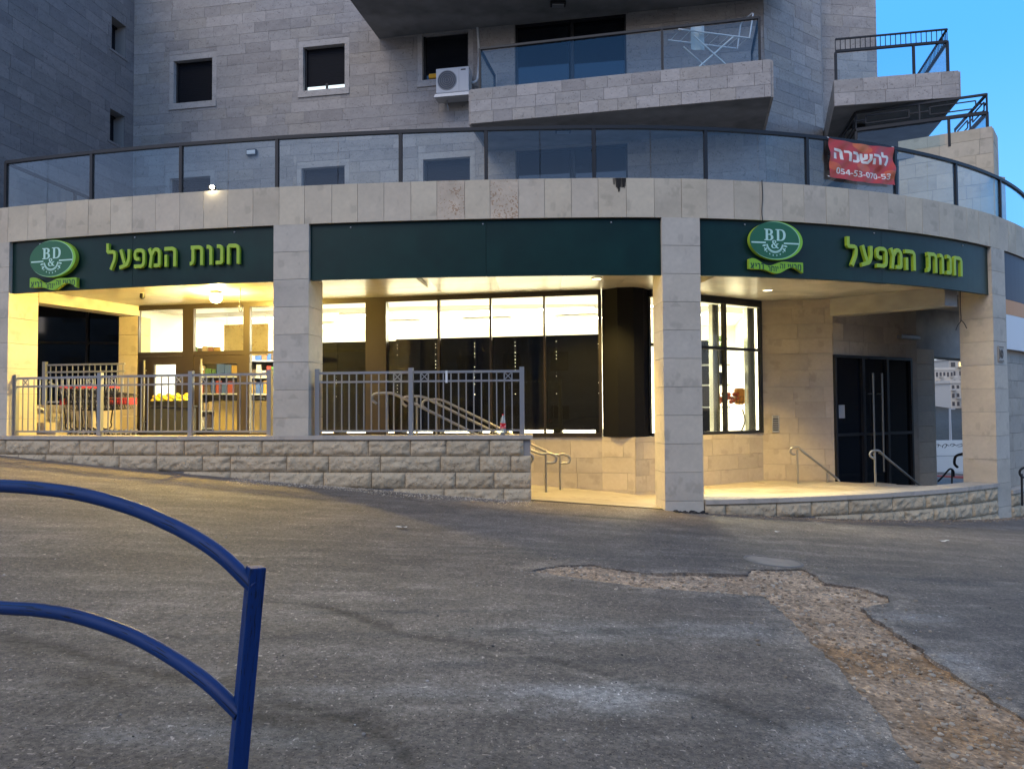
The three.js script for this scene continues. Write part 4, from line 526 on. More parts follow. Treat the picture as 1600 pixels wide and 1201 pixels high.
// ------------------------------------------------------------------ stairs and handrails of the middle bay
{
  const st = struct(group('stairs')); const n = 6; for (let k = 0; k < n; k++) { const x0 = -2.2 + k * .34, y = Y_FLOOR - (k + .0) * (Y_FLOOR - .2) / n; mesh('step', prism([[x0, 12.9], [x0 + .345, 12.9], [x0 + .345, 15.0 - x0 * .19], [x0, 15.0 - x0 * .19]], -.1, y - .001 * k), MT.paving, st); }
  const rail = (d, px, py, ex, label) => { // looped handrail going down to the right
    const top = P(px, py, d), x0 = top.x, y0 = top.y, x1 = x0 + 2.1, y1 = y0 - 1.02, v = (x, y) => new THREE.Vector3(x, y, -d), g = group('stair_handrail');
    mesh('rail', tube([v(x0 - .28, y0 - .17), v(x0 - .36, y0 - .10), v(x0 - .33, y0 - .01), v(x0 - .22, y0 + .01), v(x0, y0), v(x0 + .3, y0 - .14), v(x0 + 1, y0 - .49), v(x1 - .1, y1 + .03), v(x1 + .16, y1), v(x1 + .28, y1 - .06), v(x1 + .26, y1 - .16), v(x1 + .1, y1 - .17)], .024, false, 80), MT.steel, g);
    mesh('post', tube([v(x0 - .1, y0), v(x0 - .1, Y_FLOOR - .02)], .02), MT.steel, g); mesh('post', tube([v(x1 + .1, y1), v(x1 + .1, gy(x1, d))], .02), MT.steel, g); rebase(g, v(x0, Y_FLOOR)); tag(g, label, 'handrail', 'looped steel handrails of the stairs');
  };
  rail(13.15, 614, 615, 0, 'looped steel handrail on the stairs, the one next to the rough wall'); rail(13.75, 660, 620, 0, 'looped steel handrail in the middle of the stairs'); rail(14.35, 690, 625, 0, 'looped steel handrail on the stairs along the shop window');
  // handrails of the entrance steps on the right
  const v = (px, py, d) => P(px, py, d);
  const h1 = group('stair_handrail'); mesh('rail', tube([v(1243, 710, 15.6), v(1236, 708, 15.6), v(1237, 700, 15.6), v(1248, 699, 15.6), v(1258, 708, 15.6), v(1304, 744, 15.9), v(1312, 752, 15.9)], .022, false, 50), MT.steel, h1); mesh('post', tube([v(1246, 702, 15.6), v(1247, 757, 15.6)], .02), MT.steel, h1); mesh('post', tube([v(1293, 736, 15.85), v(1293, 762, 15.85)], .02), MT.steel, h1); tag(h1, 'steel handrail along the beige wall below the intercom', 'handrail');
  const h2 = group('stair_handrail'); mesh('rail', tube([v(1366, 716, 15.0), v(1360, 712, 15.0), v(1362, 705, 15.0), v(1373, 704, 15.0), v(1382, 712, 15.1), v(1430, 752, 15.6), v(1446, 764, 15.7)], .024, false, 50), MT.steel, h2); mesh('post', tube([v(1367, 706, 15.0), v(1369, 775, 15.0)], .022), MT.steel, h2); tag(h2, 'steel handrail in front of the dark glass door', 'handrail');
  const h3 = group('stair_handrail'); mesh('rail', tube([v(1466, 752, 18.6), v(1474, 744, 18.6), v(1484, 733, 18.6), v(1490, 735, 18.6), v(1491, 744, 18.7)], .022, false, 40), MT.black, h3); mesh('post', tube([v(1488, 734, 18.6), v(1488, 770, 18.6)], .02), MT.black, h3); tag(h3, 'black handrail seen through the passage opening', 'handrail');
  const h4 = group('stair_handrail'); mesh('rail', tube([v(1497, 730, 17.5), v(1492, 724, 17.5), v(1494, 713, 17.5), v(1505, 709, 17.5), v(1516, 710, 17.5), v(1530, 716, 17.5)], .03, false, 40), MT.black, h4); mesh('post', tube([v(1513, 711, 17.5), v(1516, 780, 17.5)], .025), MT.black, h4); tag(h4, 'dark looped handrail beside the inner face of the house number column', 'handrail');
  const h5 = group('stair_handrail'); mesh('rail', tube([v(1612, 745, 15.3), v(1598, 745, 15.2), v(1594, 737, 15.2), v(1600, 731, 15.2), v(1616, 733, 15.3)], .022, false, 40), MT.black, h5); mesh('post', tube([v(1597, 740, 15.2), v(1598, 790, 15.2)], .02), MT.black, h5); tag(h5, 'dark handrail end past the house number column', 'handrail');
}
// ------------------------------------------------------------------ grey railings on the rough wall
function railing(label, posts, o, y0, H, xs) { // posts: s positions; xs: squares with a crossed ornament beside these posts
  const g = group('metal_railing');
  for (const s of posts) mesh('post', box(.075, H + .05, .075), MT.grey, g).position.copy(fv(s, o, y0 + (H + .05) / 2)), g.children.at(-1).rotation.y = fc(s).a;
  for (let i = 1; i < posts.length; i++) {
    const a = posts[i - 1] + .0375, b = posts[i] - .0375;
    for (const [y, h] of [[H - .02, .04], [H - .17, .03], [.07, .03]]) mesh('rail', curved(a, b, y0 + y - h / 2, y0 + y + h / 2, o - .018, o + .018, .5), MT.grey, g);
    const n = Math.max(1, Math.round((b - a) / .128)), w = (b - a) / n;
    for (let k = 1; k < n; k++) { const m = mesh('baluster', box(.018, H - .13, .018), MT.grey, g); m.position.copy(fv(a + k * w, o, y0 + .085 + (H - .13) / 2 + .001)); m.rotation.y = fc(a).a; }
    for (const side of xs[i - 1] || []) { const c = side < 0 ? a + 1.5 * w : b - 1.5 * w, X = group('cross_ornament', g), k = .05; for (const t of [-1, 1]) mesh('cross_bar', box(.014, .15, .012), MT.grey, X, [0, 0, t * .003], [0, 0, t * Math.PI / 4]); X.position.copy(fv(c, o - .01, y0 + H - .095)); X.rotation.y = fc(c).a; }
  }
  const c = fc((posts[0] + posts.at(-1)) / 2, o); rebase(g, V(c.x, y0, c.d)); return tag(g, label, 'railing', 'grey railings of the arcade');
}
const RO = .16, RH = 1.05, yc = Y_CAP;
railing('grey metal railing on the rough wall in front of the shopping carts', [sAt(24, RO), sAt(156, RO), sAt(298, RO), sAt(421, RO)], RO, yc, RH, [[-1, 1], [-1, 1], [-1]]);
railing('grey metal railing on the rough wall in front of the stairs', [sAt(496, RO), sAt(642, RO), sAt(815.5, RO)], RO, yc, RH, [[1], [-1, 1]]);
{ // straight railing on the landing
  const A = [-10.6, 16.15], B = [-8.0, 15.75], g = frame('metal_railing', A, B, 1.76), X = px => along(A, B, px), x1 = X(194), x0 = X(69), H = .86; for (const x of [x0]) mesh('post', box(.075, H + .05, .075), MT.grey, g, [x, (H + .05) / 2, 0]); for (const y of [H - .02, H - .17, .07]) mesh('rail', box(x1 - x0 - .04, .035, .036, false), MT.grey, g, [(x0 + x1) / 2 + .02, y, 0]); const n = 14; for (let k = 1; k <= n; k++) mesh('baluster', box(.018, H - .13, .018), MT.grey, g, [lerp(x0, x1, k / (n + .3)), .085 + (H - .13) / 2, 0]);
  tag(g, 'grey metal railing on the raised landing behind the shopping carts', 'railing', 'grey railings of the arcade');
  const h = group('stair_handrail'), v = (px, py, d) => P(px, py, d); mesh('rail', tube([v(58, 652, 14.75), v(52, 644, 14.75), v(56, 636, 14.75), v(68, 640, 14.8)], .022, false, 30), MT.white, h); mesh('sloped_rail', tube([v(76, 597, 15.0), v(122, 622, 14.9)], .02), MT.grey, h); tag(h, 'sloping handrail beside the steps to the raised landing', 'handrail');
}
{ // white tag on the railing, cola bottle on the cap
  const s = sAt(697.5, RO - .03), t = mesh('paper_tag', box(.035, .2, .004), MT.white); t.position.copy(fv(s, RO - .03, yc + RH - .1)); t.rotation.y = fc(s).a; tag(t, 'narrow white tag tied to the grey railing', 'tag');
  const b = group('plastic_bottle'), prof = [[0, 0], [.04, .002], [.046, .02], [.044, .06], [.046, .10], [.046, .19], [.043, .22], [.032, .265], [.018, .295], [.015, .305], [.015, .315]].map(p => new THREE.Vector2(...p));
  mesh('bottle_body', new THREE.LatheGeometry(prof, 24), phys([.82, .86, .86], { roughness: .12, transmission: .75, thickness: 0, ior: 1.45 }), b); mesh('cola', new THREE.LatheGeometry([[0, .004], [.041, .004], [.043, .045], [0, .046]].map(p => new THREE.Vector2(...p)), 24), std([.02, .008, .004], { roughness: .2 }), b);
  const lt = canvasTex(256, 128, (g) => { g.fillStyle = '#c8141d'; g.fillRect(0, 0, 256, 128); g.fillStyle = '#fff'; g.font = 'bold 44px serif'; g.textAlign = 'center'; g.fillRect(0, 96, 256, 6); for (const x of [64, 192]) { g.beginPath(); g.ellipse(x, 58, 46, 9, -.2, 0, 7); g.fill(); } });
  mesh('bottle_label', new THREE.CylinderGeometry(.0475, .0475, .085, 24, 1, true), std([1, 1, 1], { map: lt, roughness: .4 }), b, [0, .145, 0]); mesh('bottle_cap', new THREE.CylinderGeometry(.016, .016, .02, 16), std([.55, .02, .02]), b, [0, .324, 0]);
  const sp = sAt(785.5, .02); b.position.copy(fv(sp, .03, yc + .001)); tag(b, 'nearly empty clear plastic bottle with red label on the wall cap', 'bottle');
}
// ------------------------------------------------------------------ carts and produce at the entrance
{
  const make = () => {
    const g = group('shopping_cart'), v = (x, y, z) => new THREE.Vector3(x, y, z), wire = []; // local +x is forwards
    const top = [v(-.42, .96, -.26), v(.42, .86, -.2), v(.42, .86, .2), v(-.42, .96, .26)], bot = [v(-.30, .56, -.2), v(.36, .60, -.16), v(.36, .60, .16), v(-.30, .56, .2)];
    for (let k = 0; k < 4; k++) { const a = top[k], b = top[(k + 1) % 4], c = bot[k], d = bot[(k + 1) % 4], n = k % 2 ? 6 : 10; for (let i = 0; i <= n; i++) wire.push(bar(a.clone().lerp(b, i / n), c.clone().lerp(d, i / n), .006)); for (const t of [.35, .7, 1]) wire.push(bar(a.clone().lerp(c, t), b.clone().lerp(d, t), .007)); }
    for (let i = 0; i <= 6; i++) wire.push(bar(bot[0].clone().lerp(bot[3], i / 6), bot[1].clone().lerp(bot[2], i / 6), .006));
    mesh('basket', merge(wire), MT.cart, g);
    mesh('basket_rim', tube([v(-.40, .97, -.265), v(.43, .87, -.205), v(.43, .87, .205), v(-.40, .97, .265)], .009, false, 40, 6, .1), MT.cart, g);
    mesh('handle', tube([v(-.5, 1.02, -.27), v(-.5, 1.02, .27)], .02), std([.55, .03, .06], { roughness: .35 }), g);
    for (const s of [-1, 1]) { mesh('side_frame', tube([v(-.5, 1.02, s * .27), v(-.40, .62, s * .25), v(-.36, .36, s * .25), v(-.30, .2, s * .24), v(.44, .14, s * .17)], .013, false, 30, 6), MT.cart, g); }
    for (const [x, z] of [[-.3, -.23], [-.3, .23], [.42, -.16], [.42, .16]]) { const w = group('wheel', g); mesh('tyre', new THREE.CylinderGeometry(.06, .06, .03, 18).rotateX(Math.PI / 2), MT.rubber, w); mesh('hub', new THREE.CylinderGeometry(.025, .025, .036, 12).rotateX(Math.PI / 2), MT.galv, w); mesh('fork', box(.03, .1, .04), MT.galv, w, [0, .085, 0]); w.position.set(x, .06, z); }
    mesh('front_plate', box(.015, .13, .26), std([.4, .02, .04]), g, [.44, .74, 0]);
    return g;
  };
  const c0 = make(); tag(c0, 'dark wire shopping cart with red handle nested in the row by the steps', 'shopping cart', 'nested shopping carts'); const y = Y_FLOOR;
  for (let k = 0; k < 6; k++) { const c = k ? c0.clone() : c0; if (k) { c.name = numbered('shopping_cart'); scene.add(c); } c.position.set(-8.38 + k * .105, y, -(15.12 - k * .015)); c.rotation.y = Math.PI + .10; }
  // produce stand
  const s = group('produce_stand'); mesh('stand_box', rbox(.82, .62, .6, .015), std([.008, .008, .01], { roughness: .7 }), s, [0, .31, 0]); mesh('tray', box(.86, .04, .64), MT.black, s, [0, .645, 0]); s.position.set(-7.02, y, -15.85); s.rotation.y = .19; tag(s, 'black box stand of the produce display by the narrow door', 'stand');
  const fruit = [std([.55, .42, .03], { roughness: .5 }), std([.50, .34, .03], { roughness: .5 }), std([.30, .36, .05], { roughness: .5 })];
  for (let k = 0; k < 4; k++) { const c = group('produce_crate'), w = .2; for (const [a, b, px, pz] of [[w, .012, 0, .22], [w, .012, 0, -.22], [.012, .44, w / 2, 0], [.012, .44, -w / 2, 0]]) mesh('crate_side', box(a, .14, b), MT.black, c, [px, .07, pz]); for (let i = 0; i < 9; i++) mesh('fruit', new THREE.SphereGeometry(.055, 10, 8).scale(1, .9, 1.1), fruit[(k + (i % 3 === 0)) % 3], c, [(i % 3 - 1) * .06, .12 + (i % 2) * .045, -.15 + Math.floor(i / 3) * .14]); c.position.set(-7.02 + (k - 1.5) * .205, y + .67, -15.85 - (k - 1.5) * -.039); c.rotation.set(.25, .19, 0); tag(c, `black crate of ${['yellow', 'golden', 'green', 'pale yellow'][k]} fruit on the produce stand`, 'crate', 'crates on the produce stand'); }
}
// ------------------------------------------------------------------ upper building
const FA = [-10.25, 20.63], FB = [5.9, 17.56], FL = len(FA, FB), fX = px => along(FA, FB, px), fY = (px, py) => yAt(FA, FB, px, py), Y_T = Y_FT - .12;
const building = group('apartment_building');
{
  const W = frame('facade', FA, FB, 0, building);
  const rect = (x0, y0, x1, y1) => { const m = (x0 + x1) / 2; return [fX(x0), fX(x1), fY(m, y1), fY(m, y0)]; };
  const wins = [rect(267, 93, 328, 160), rect(472, 71, 538, 140), rect(661, 51, 734, 123), rect(808, 27, 985, 175), rect(262, 277, 326, 330), rect(470, 261, 538, 318), rect(662, 247, 736, 302), rect(808, 228, 985, 345)];
  const floorBal = 8.75; wins[3][2] = floorBal; wins[7][2] = Y_T + .02; for (const k of [4, 5, 6]) wins[k][2] = wins[k][3] - 1.12;
  const pad = .13, holes = wins.map((w, k) => k === 3 || k === 7 ? w : [w[0] - pad, w[1] + pad, w[2] - pad * 1.3, w[3] + pad * 1.3]);
  stoneWall(W, 'facade_wall', FL, Y_T - .1, 13.4, holes, .285, .45, 1.1, MT.facade, { thick: .3, rank: r => (r[2] > 6.2 ? 10 : 0) - (r[2] > 12.2 ? 12 : 0) + (r[1] - r[0]) * (r[3] - r[2]) });
  wins.forEach(([a, b, c, d], k) => {
    const w = group('window', W), door = k === 3 || k === 7, mx = (a + b) / 2;
    if (!door) { mesh('lintel', box(b - a + 2 * pad - .004, pad * 1.3 - .006, .16, false), MT.pale, w, [mx, d + pad * .65, -.07]); mesh('sill', box(b - a + 2 * pad - .004, pad * 1.3 - .006, .2, false), MT.pale, w, [mx, c - pad * .65, -.055]); for (const s of [-1, 1]) mesh('jamb', box(pad - .004, d - c, .16, false), MT.pale, w, [mx + s * ((b - a) / 2 + pad / 2), (c + d) / 2, -.07]); }
    const z = -.14; const gap = k === 1 ? .19 : k === 2 ? .0 : 0;
    for (const s of [-1, 1]) mesh('frame', box(.05, d - c, .06, false), MT.black, w, [mx + s * ((b - a) / 2 - .025), (c + d) / 2, z]); mesh('frame', box(b - a - .1, .05, .06, false), MT.black, w, [mx, c + .025, z]);
    if (door) { mesh('frame', box(b - a - .1, .06, .06, false), MT.black, w, [mx, d - .03, z]); mesh('frame', box(.07, d - c - .1, .05, false), MT.black, w, [mx + .05, (c + d) / 2, z - .01]); for (const s of [-1, 1]) mesh('pane', box((b - a) / 2 - .09, d - c - .1, .015, false), MT.darkGlass, w, [mx + s * ((b - a) / 4) + .0, (c + d) / 2, z - .015 * (s + 2)]); }
    else if (k === 2) { mesh('pane', box(b - a - .1, d - c - .05, .015, false), MT.darkGlass, w, [mx, (c + d) / 2 + .02, z - .03]); mesh('dark_room', box(b - a, d - c, .01, false), MT.shutter, w, [mx, (c + d) / 2, z - .12]); }
    else { const n = Math.round((d - c - gap) / .052); const sl = []; for (let i = 0; i < n; i++) sl.push(bx(b - a - .1, .049, .02, mx, d - .026 - i * .052, z - .03 - (i % 2) * .001)); mesh('shutter', merge(sl), MT.shutter, w); mesh('shutter_back', box(b - a - .1, d - c - gap, .01, false), MT.shutter, w, [mx, d - (d - c - gap) / 2, z - .06]); if (gap) { mesh('lit_window_pane', box(b - a - .1, gap - .04, .01, false), new THREE.MeshStandardMaterial({ color: 0x777777, emissive: new THREE.Color(.75, .9, .95), emissiveIntensity: .75, roughness: .3 }), w, [mx, c + .05 + gap / 2 - .02, z - .035]); mesh('frame', box(.06, gap, .03, false), MT.black, w, [mx + .02, c + gap / 2 + .03, z - .012]); } }
    w.userData.label = ['window with its dark roller shutter down', 'window with a lit slit under the dark shutter', 'dark open window beside the air conditioner', 'wide dark sliding balcony door', 'shuttered window behind the terrace railing', 'shuttered window behind the terrace railing', 'shuttered window behind the terrace railing', 'wide dark sliding terrace door'][k];
  });
  // right-hand faces
  const R0 = FB, R1 = [7.75, 18.84], R2 = [8.0, 19.4], R3 = [9.52, 19.62], R4 = [10.7, 19.75];
  const w1 = frame('corner_face', R0, R1, 0, building); stoneWall(w1, 'corner_wall', len(R0, R1), Y_T - .1, 13.4, [], .285, .4, .9, MT.facade, { limit: 130, rank: r => -Math.abs(r[2] - 8.6) });
  const w2 = frame('return_face', R1, R2, 0, building); stoneWall(w2, 'return_wall', len(R1, R2), Y_T - .1, 13.4, [], .285, .3, .62, MT.facade, { limit: 60 });
  const w3 = frame('rear_face', R2, R3, 0, building); stoneWall(w3, 'rear_wall', len(R2, R3), 8.3, 13.4, [], .285, .4, .9, MT.facade, { limit: 120, rank: r => -Math.abs(r[2] - 9.5) });
  const w4 = frame('rear_face', R2, R4, 0, building); stoneWall(w4, 'rear_wall', len(R2, R4), Y_T - .1, 8.3, [], .285, .4, .9, MT.facade, { limit: 120, rank: r => r[2] });
  mesh('core', prism([[FA[0] + .1, FA[1] + .45], [FB[0] - .1, FB[1] + .5], [R1[0] - .3, R1[1] + .45], [R2[0] + .1, R2[1] + .35], [R3[0] - .02, R3[1] + .35], [9.8, 30], [-9.5, 30]], 4.6, 13.3), MT.under, building);
  tag(building, 'grey stone apartment building rising above the curved arcade', 'building');
  // left wing
  const LA = [-11.3, 13.2], LB = [-10.27, 20.6], LL = len(LA, LB), lx = px => along(LA, LB, px), ly = (px, py) => yAt(LA, LB, px, py);
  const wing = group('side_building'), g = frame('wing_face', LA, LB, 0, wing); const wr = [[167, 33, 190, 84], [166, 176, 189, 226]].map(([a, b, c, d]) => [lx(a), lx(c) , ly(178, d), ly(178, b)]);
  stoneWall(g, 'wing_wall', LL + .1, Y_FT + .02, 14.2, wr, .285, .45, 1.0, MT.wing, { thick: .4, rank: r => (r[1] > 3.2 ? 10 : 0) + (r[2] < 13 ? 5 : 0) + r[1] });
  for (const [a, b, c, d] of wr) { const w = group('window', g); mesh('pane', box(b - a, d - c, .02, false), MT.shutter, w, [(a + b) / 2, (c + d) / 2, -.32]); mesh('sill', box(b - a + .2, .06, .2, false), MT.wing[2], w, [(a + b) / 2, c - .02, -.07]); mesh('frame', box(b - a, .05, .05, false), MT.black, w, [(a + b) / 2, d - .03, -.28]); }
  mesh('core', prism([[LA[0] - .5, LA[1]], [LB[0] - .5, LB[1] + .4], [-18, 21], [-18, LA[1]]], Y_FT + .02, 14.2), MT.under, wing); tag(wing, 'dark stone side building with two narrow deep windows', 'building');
  // wall lamps seen through the railing
  const wl = (px, py, label) => { const x = fX(px), y = fY(px, py), l = frame('wall_lamp', FA, FB, y); mesh('housing', rbox(.3, .17, .1, .04), MT.black, l, [x, 0, .06]); mesh('lens', rbox(.24, .11, .03, .012), MT.white, l, [x, -.01, .105]); tag(l, label, 'wall lamp'); }; wl(393, 239, 'dark bulkhead lamp on the facade between two terrace windows');
  // air conditioner
  const ac = frame('air_conditioner', FA, FB, 0), ax0 = fX(695) - .05, ax1 = fX(743), ay0 = fY(712, 158), ay1 = fY(712, 120), aw = ax1 - ax0, ah = ay1 - ay0, amx = (ax0 + ax1) / 2, amy = (ay0 + ay1) / 2;
  mesh('casing', rbox(aw, ah, .34, .02), std([.50, .51, .53], { roughness: .5 }), ac, [amx, amy, .36]); mesh('fan_guard', new THREE.TorusGeometry(ah * .38, .012, 6, 30), MT.grey, ac, [amx - aw * .16, amy, .535]); mesh('fan_recess', new THREE.CylinderGeometry(ah * .38, ah * .38, .01, 30).rotateX(Math.PI / 2), std([.10, .11, .13]), ac, [amx - aw * .16, amy, .532]); const gr = []; for (let k = 1; k < 5; k++) gr.push(new THREE.TorusGeometry(ah * .38 * k / 5, .006, 4, 24)); mesh('fan_grille', merge(gr), MT.grey, ac, [amx - aw * .16, amy, .542]); mesh('maker_plate', box(.12, .03, .006), MT.black, ac, [amx + aw * .33, amy + ah * .38, .532]); mesh('side_panel', box(.006, ah * .9, .006), MT.grey, ac, [amx + aw * .2, amy, .532]);
  mesh('bracket', merge([bx(aw + .06, .05, .05, amx, ay0 - .03, .5), bx(.05, .05, .5, ax0 + .1, ay0 - .03, .25), bx(.05, .05, .5, ax1 - .1, ay0 - .03, .25)]), MT.galv, ac); mesh('drip_tray', box(aw + .08, .04, .4, false), MT.galv, ac, [amx, ay0 - .075, .36]); mesh('drain_hose', tube([new THREE.Vector3(amx - .2, ay0 - .05, .3), new THREE.Vector3(amx - .19, ay0 - .2, .3), new THREE.Vector3(amx - .17, ay0 - .33, .28)], .014), MT.grey, ac); mesh('pipe', tube([new THREE.Vector3(ax1, amy, .25), new THREE.Vector3(ax1 + .12, amy + .15, .15), new THREE.Vector3(ax1 + .14, amy + .8, .06), new THREE.Vector3(ax1 + .1, amy + 1.6, .05)], .03), MT.white, ac); tag(ac, 'pale grey air conditioner unit on a bracket under the dark window', 'air conditioner');
  const yl = frame('yellow_ledge_box', FA, FB, fY(680, 122)); mesh('box_body', rbox(.28, .1, .12, .02), std([.75, .36, .02]), yl, [fX(680), .04, -.02]); mesh('box_lid', rbox(.26, .02, .1, .008), std([.7, .42, .08]), yl, [fX(680), .098, -.02]); tag(yl, 'small yellow box on the window sill by the air conditioner', 'box');
}
// ------------------------------------------------------------------ balconies
function glassRun(g, pts, y0, H, postAt, { rail = .05, mat = MT.railGlass } = {}) { // straight runs between plan points, glass on a base with a dark top rail
  for (let i = 1; i < pts.length; i++) { const A = pts[i - 1], B = pts[i], L = len(A, B), f = group('run', g); f.position.set(A[0], y0, -A[1]); f.rotation.y = Math.atan2(B[1] - A[1], B[0] - A[0]); const ps = [0, ...(postAt[i - 1] || []), L]; mesh('handrail', box(L, rail, .06, false), MT.black, f, [L / 2, H - rail / 2, 0]); for (let k = 0; k < ps.length; k++) { if (!(k === 0 && i > 1)) mesh('post', box(.05, H - rail, .05), MT.black, f, [ps[k], (H - rail) / 2, 0]); if (k) mesh('pane', box(ps[k] - ps[k - 1] - .06, H - rail - .06, .012, false), mat, f, [(ps[k] + ps[k - 1]) / 2, (H - rail) / 2, 0]); } }
}
function balcony(label, poly, y0, y1, faces, rows, rail) {
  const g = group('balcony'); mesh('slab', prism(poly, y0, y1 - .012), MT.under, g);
  for (const [A, B] of faces) { const f = frame('clad_face', A, B, 0, g), L = len(A, B), h = (y1 - y0) / rows; for (let r = 0; r < rows; r++) { let x = 0; while (x < L - .02) { const w = Math.min(L - x, rr(.38, .62)); mesh('stone_block', box(w - .006, h - .006, .05, false), pick(r === 1 || rows < 3 ? MT.facade.slice(0, 3) : MT.facade), f, [x + w / 2, y0 + h * (r + .5), .026 + rnd() * .004]); x += w; } } }
  if (rail) rail(g); const c = poly[0]; rebase(g, V(c[0], y0, c[1])); return tag(g, label, 'balcony');
}
const BA = [-.88, 17.02], BB = [5.38, 15.62], BU = [.19, .98];
{
  const wallAt = p => { const t = (p[0] - FA[0]) / (FB[0] - FA[0]); return [p[0] + .33, 18.685 - .19 * (p[0] + .33) - .02]; };
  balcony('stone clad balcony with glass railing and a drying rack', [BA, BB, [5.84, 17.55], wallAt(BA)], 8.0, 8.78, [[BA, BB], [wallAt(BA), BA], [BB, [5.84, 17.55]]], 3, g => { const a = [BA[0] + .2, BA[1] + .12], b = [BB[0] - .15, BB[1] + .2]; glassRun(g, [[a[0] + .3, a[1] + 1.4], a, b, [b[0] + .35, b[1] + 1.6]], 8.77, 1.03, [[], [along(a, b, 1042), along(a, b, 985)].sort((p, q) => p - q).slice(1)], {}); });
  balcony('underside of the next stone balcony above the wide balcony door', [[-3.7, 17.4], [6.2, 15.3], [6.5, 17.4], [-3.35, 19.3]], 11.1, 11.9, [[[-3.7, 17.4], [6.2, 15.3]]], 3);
  const lf = group('ceiling_lamp'); mesh('housing', rbox(.36, .08, .2, .02), MT.black, lf, [0, 0, 0]); mesh('lens', rbox(.28, .03, .14, .01), MT.grey, lf, [0, -.045, 0]); const lp = P(872, 3, 17.6); lf.position.set(lp.x, 11.055, lp.z); tag(lf, 'dark flat lamp under the topmost balcony', 'lamp');
  const lf2 = lf.clone(); lf2.name = numbered('ceiling_lamp'); scene.add(lf2); const lp2 = P(880, 211, 17.3); lf2.position.set(lp2.x, 7.955, lp2.z); tag(lf2, 'dark flat lamp under the balcony with the drying rack', 'lamp');
  // drying rack on the balcony
  const r = group('drying_rack'), v = (x, y, z) => new THREE.Vector3(x, y, z), W = .95, D = .5; for (const s of [-1, 1]) { mesh('leg_frame', tube([v(-.55, 0, s * D / 2), v(.45, .9, s * D / 2)], .017), MT.white, r); mesh('leg_frame', tube([v(.6, 0, s * D / 2 + .03), v(-.5, .8, s * D / 2 + .03)], .017), MT.white, r); mesh('top_rail', tube([v(-.85, .92, s * D / 2), v(.85, .72 + .2, s * D / 2)], .018), MT.white, r); } for (let k = 0; k < 8; k++) mesh('line_bar', tube([v(-.8 + k * .23, .92, -D / 2), v(-.8 + k * .23, .92, D / 2)], .006), MT.white, r); mesh('wing', tube([v(.85, .92, D / 2), v(.95, 1.5, D / 2), v(.95, 1.5, -D / 2), v(.85, .92, -D / 2)], .016, false, 30, 6, .1), MT.white, r); const rp = P(1108, 90, 16.6); r.position.set(rp.x, 8.785, rp.z); r.rotation.y = .25; tag(r, 'white folding drying rack standing behind the balcony glass', 'drying rack');
  const cl = mesh('white_towel', (() => { const g = new THREE.PlaneGeometry(.32, .55, 8, 12), a = g.attributes.position; for (let i = 0; i < a.count; i++) a.setZ(i, .02 * Math.sin(a.getX(i) * 22) + .01); g.computeVertexNormals(); return g; })(), std([.5, .54, .54], { side: THREE.DoubleSide }), scene, [P(1089, 60, 16.4).x, 9.62, P(1089, 60, 16.35).z], [0, .2, 0]); tag(cl, 'small white towel hanging above the drying rack', 'towel');
}
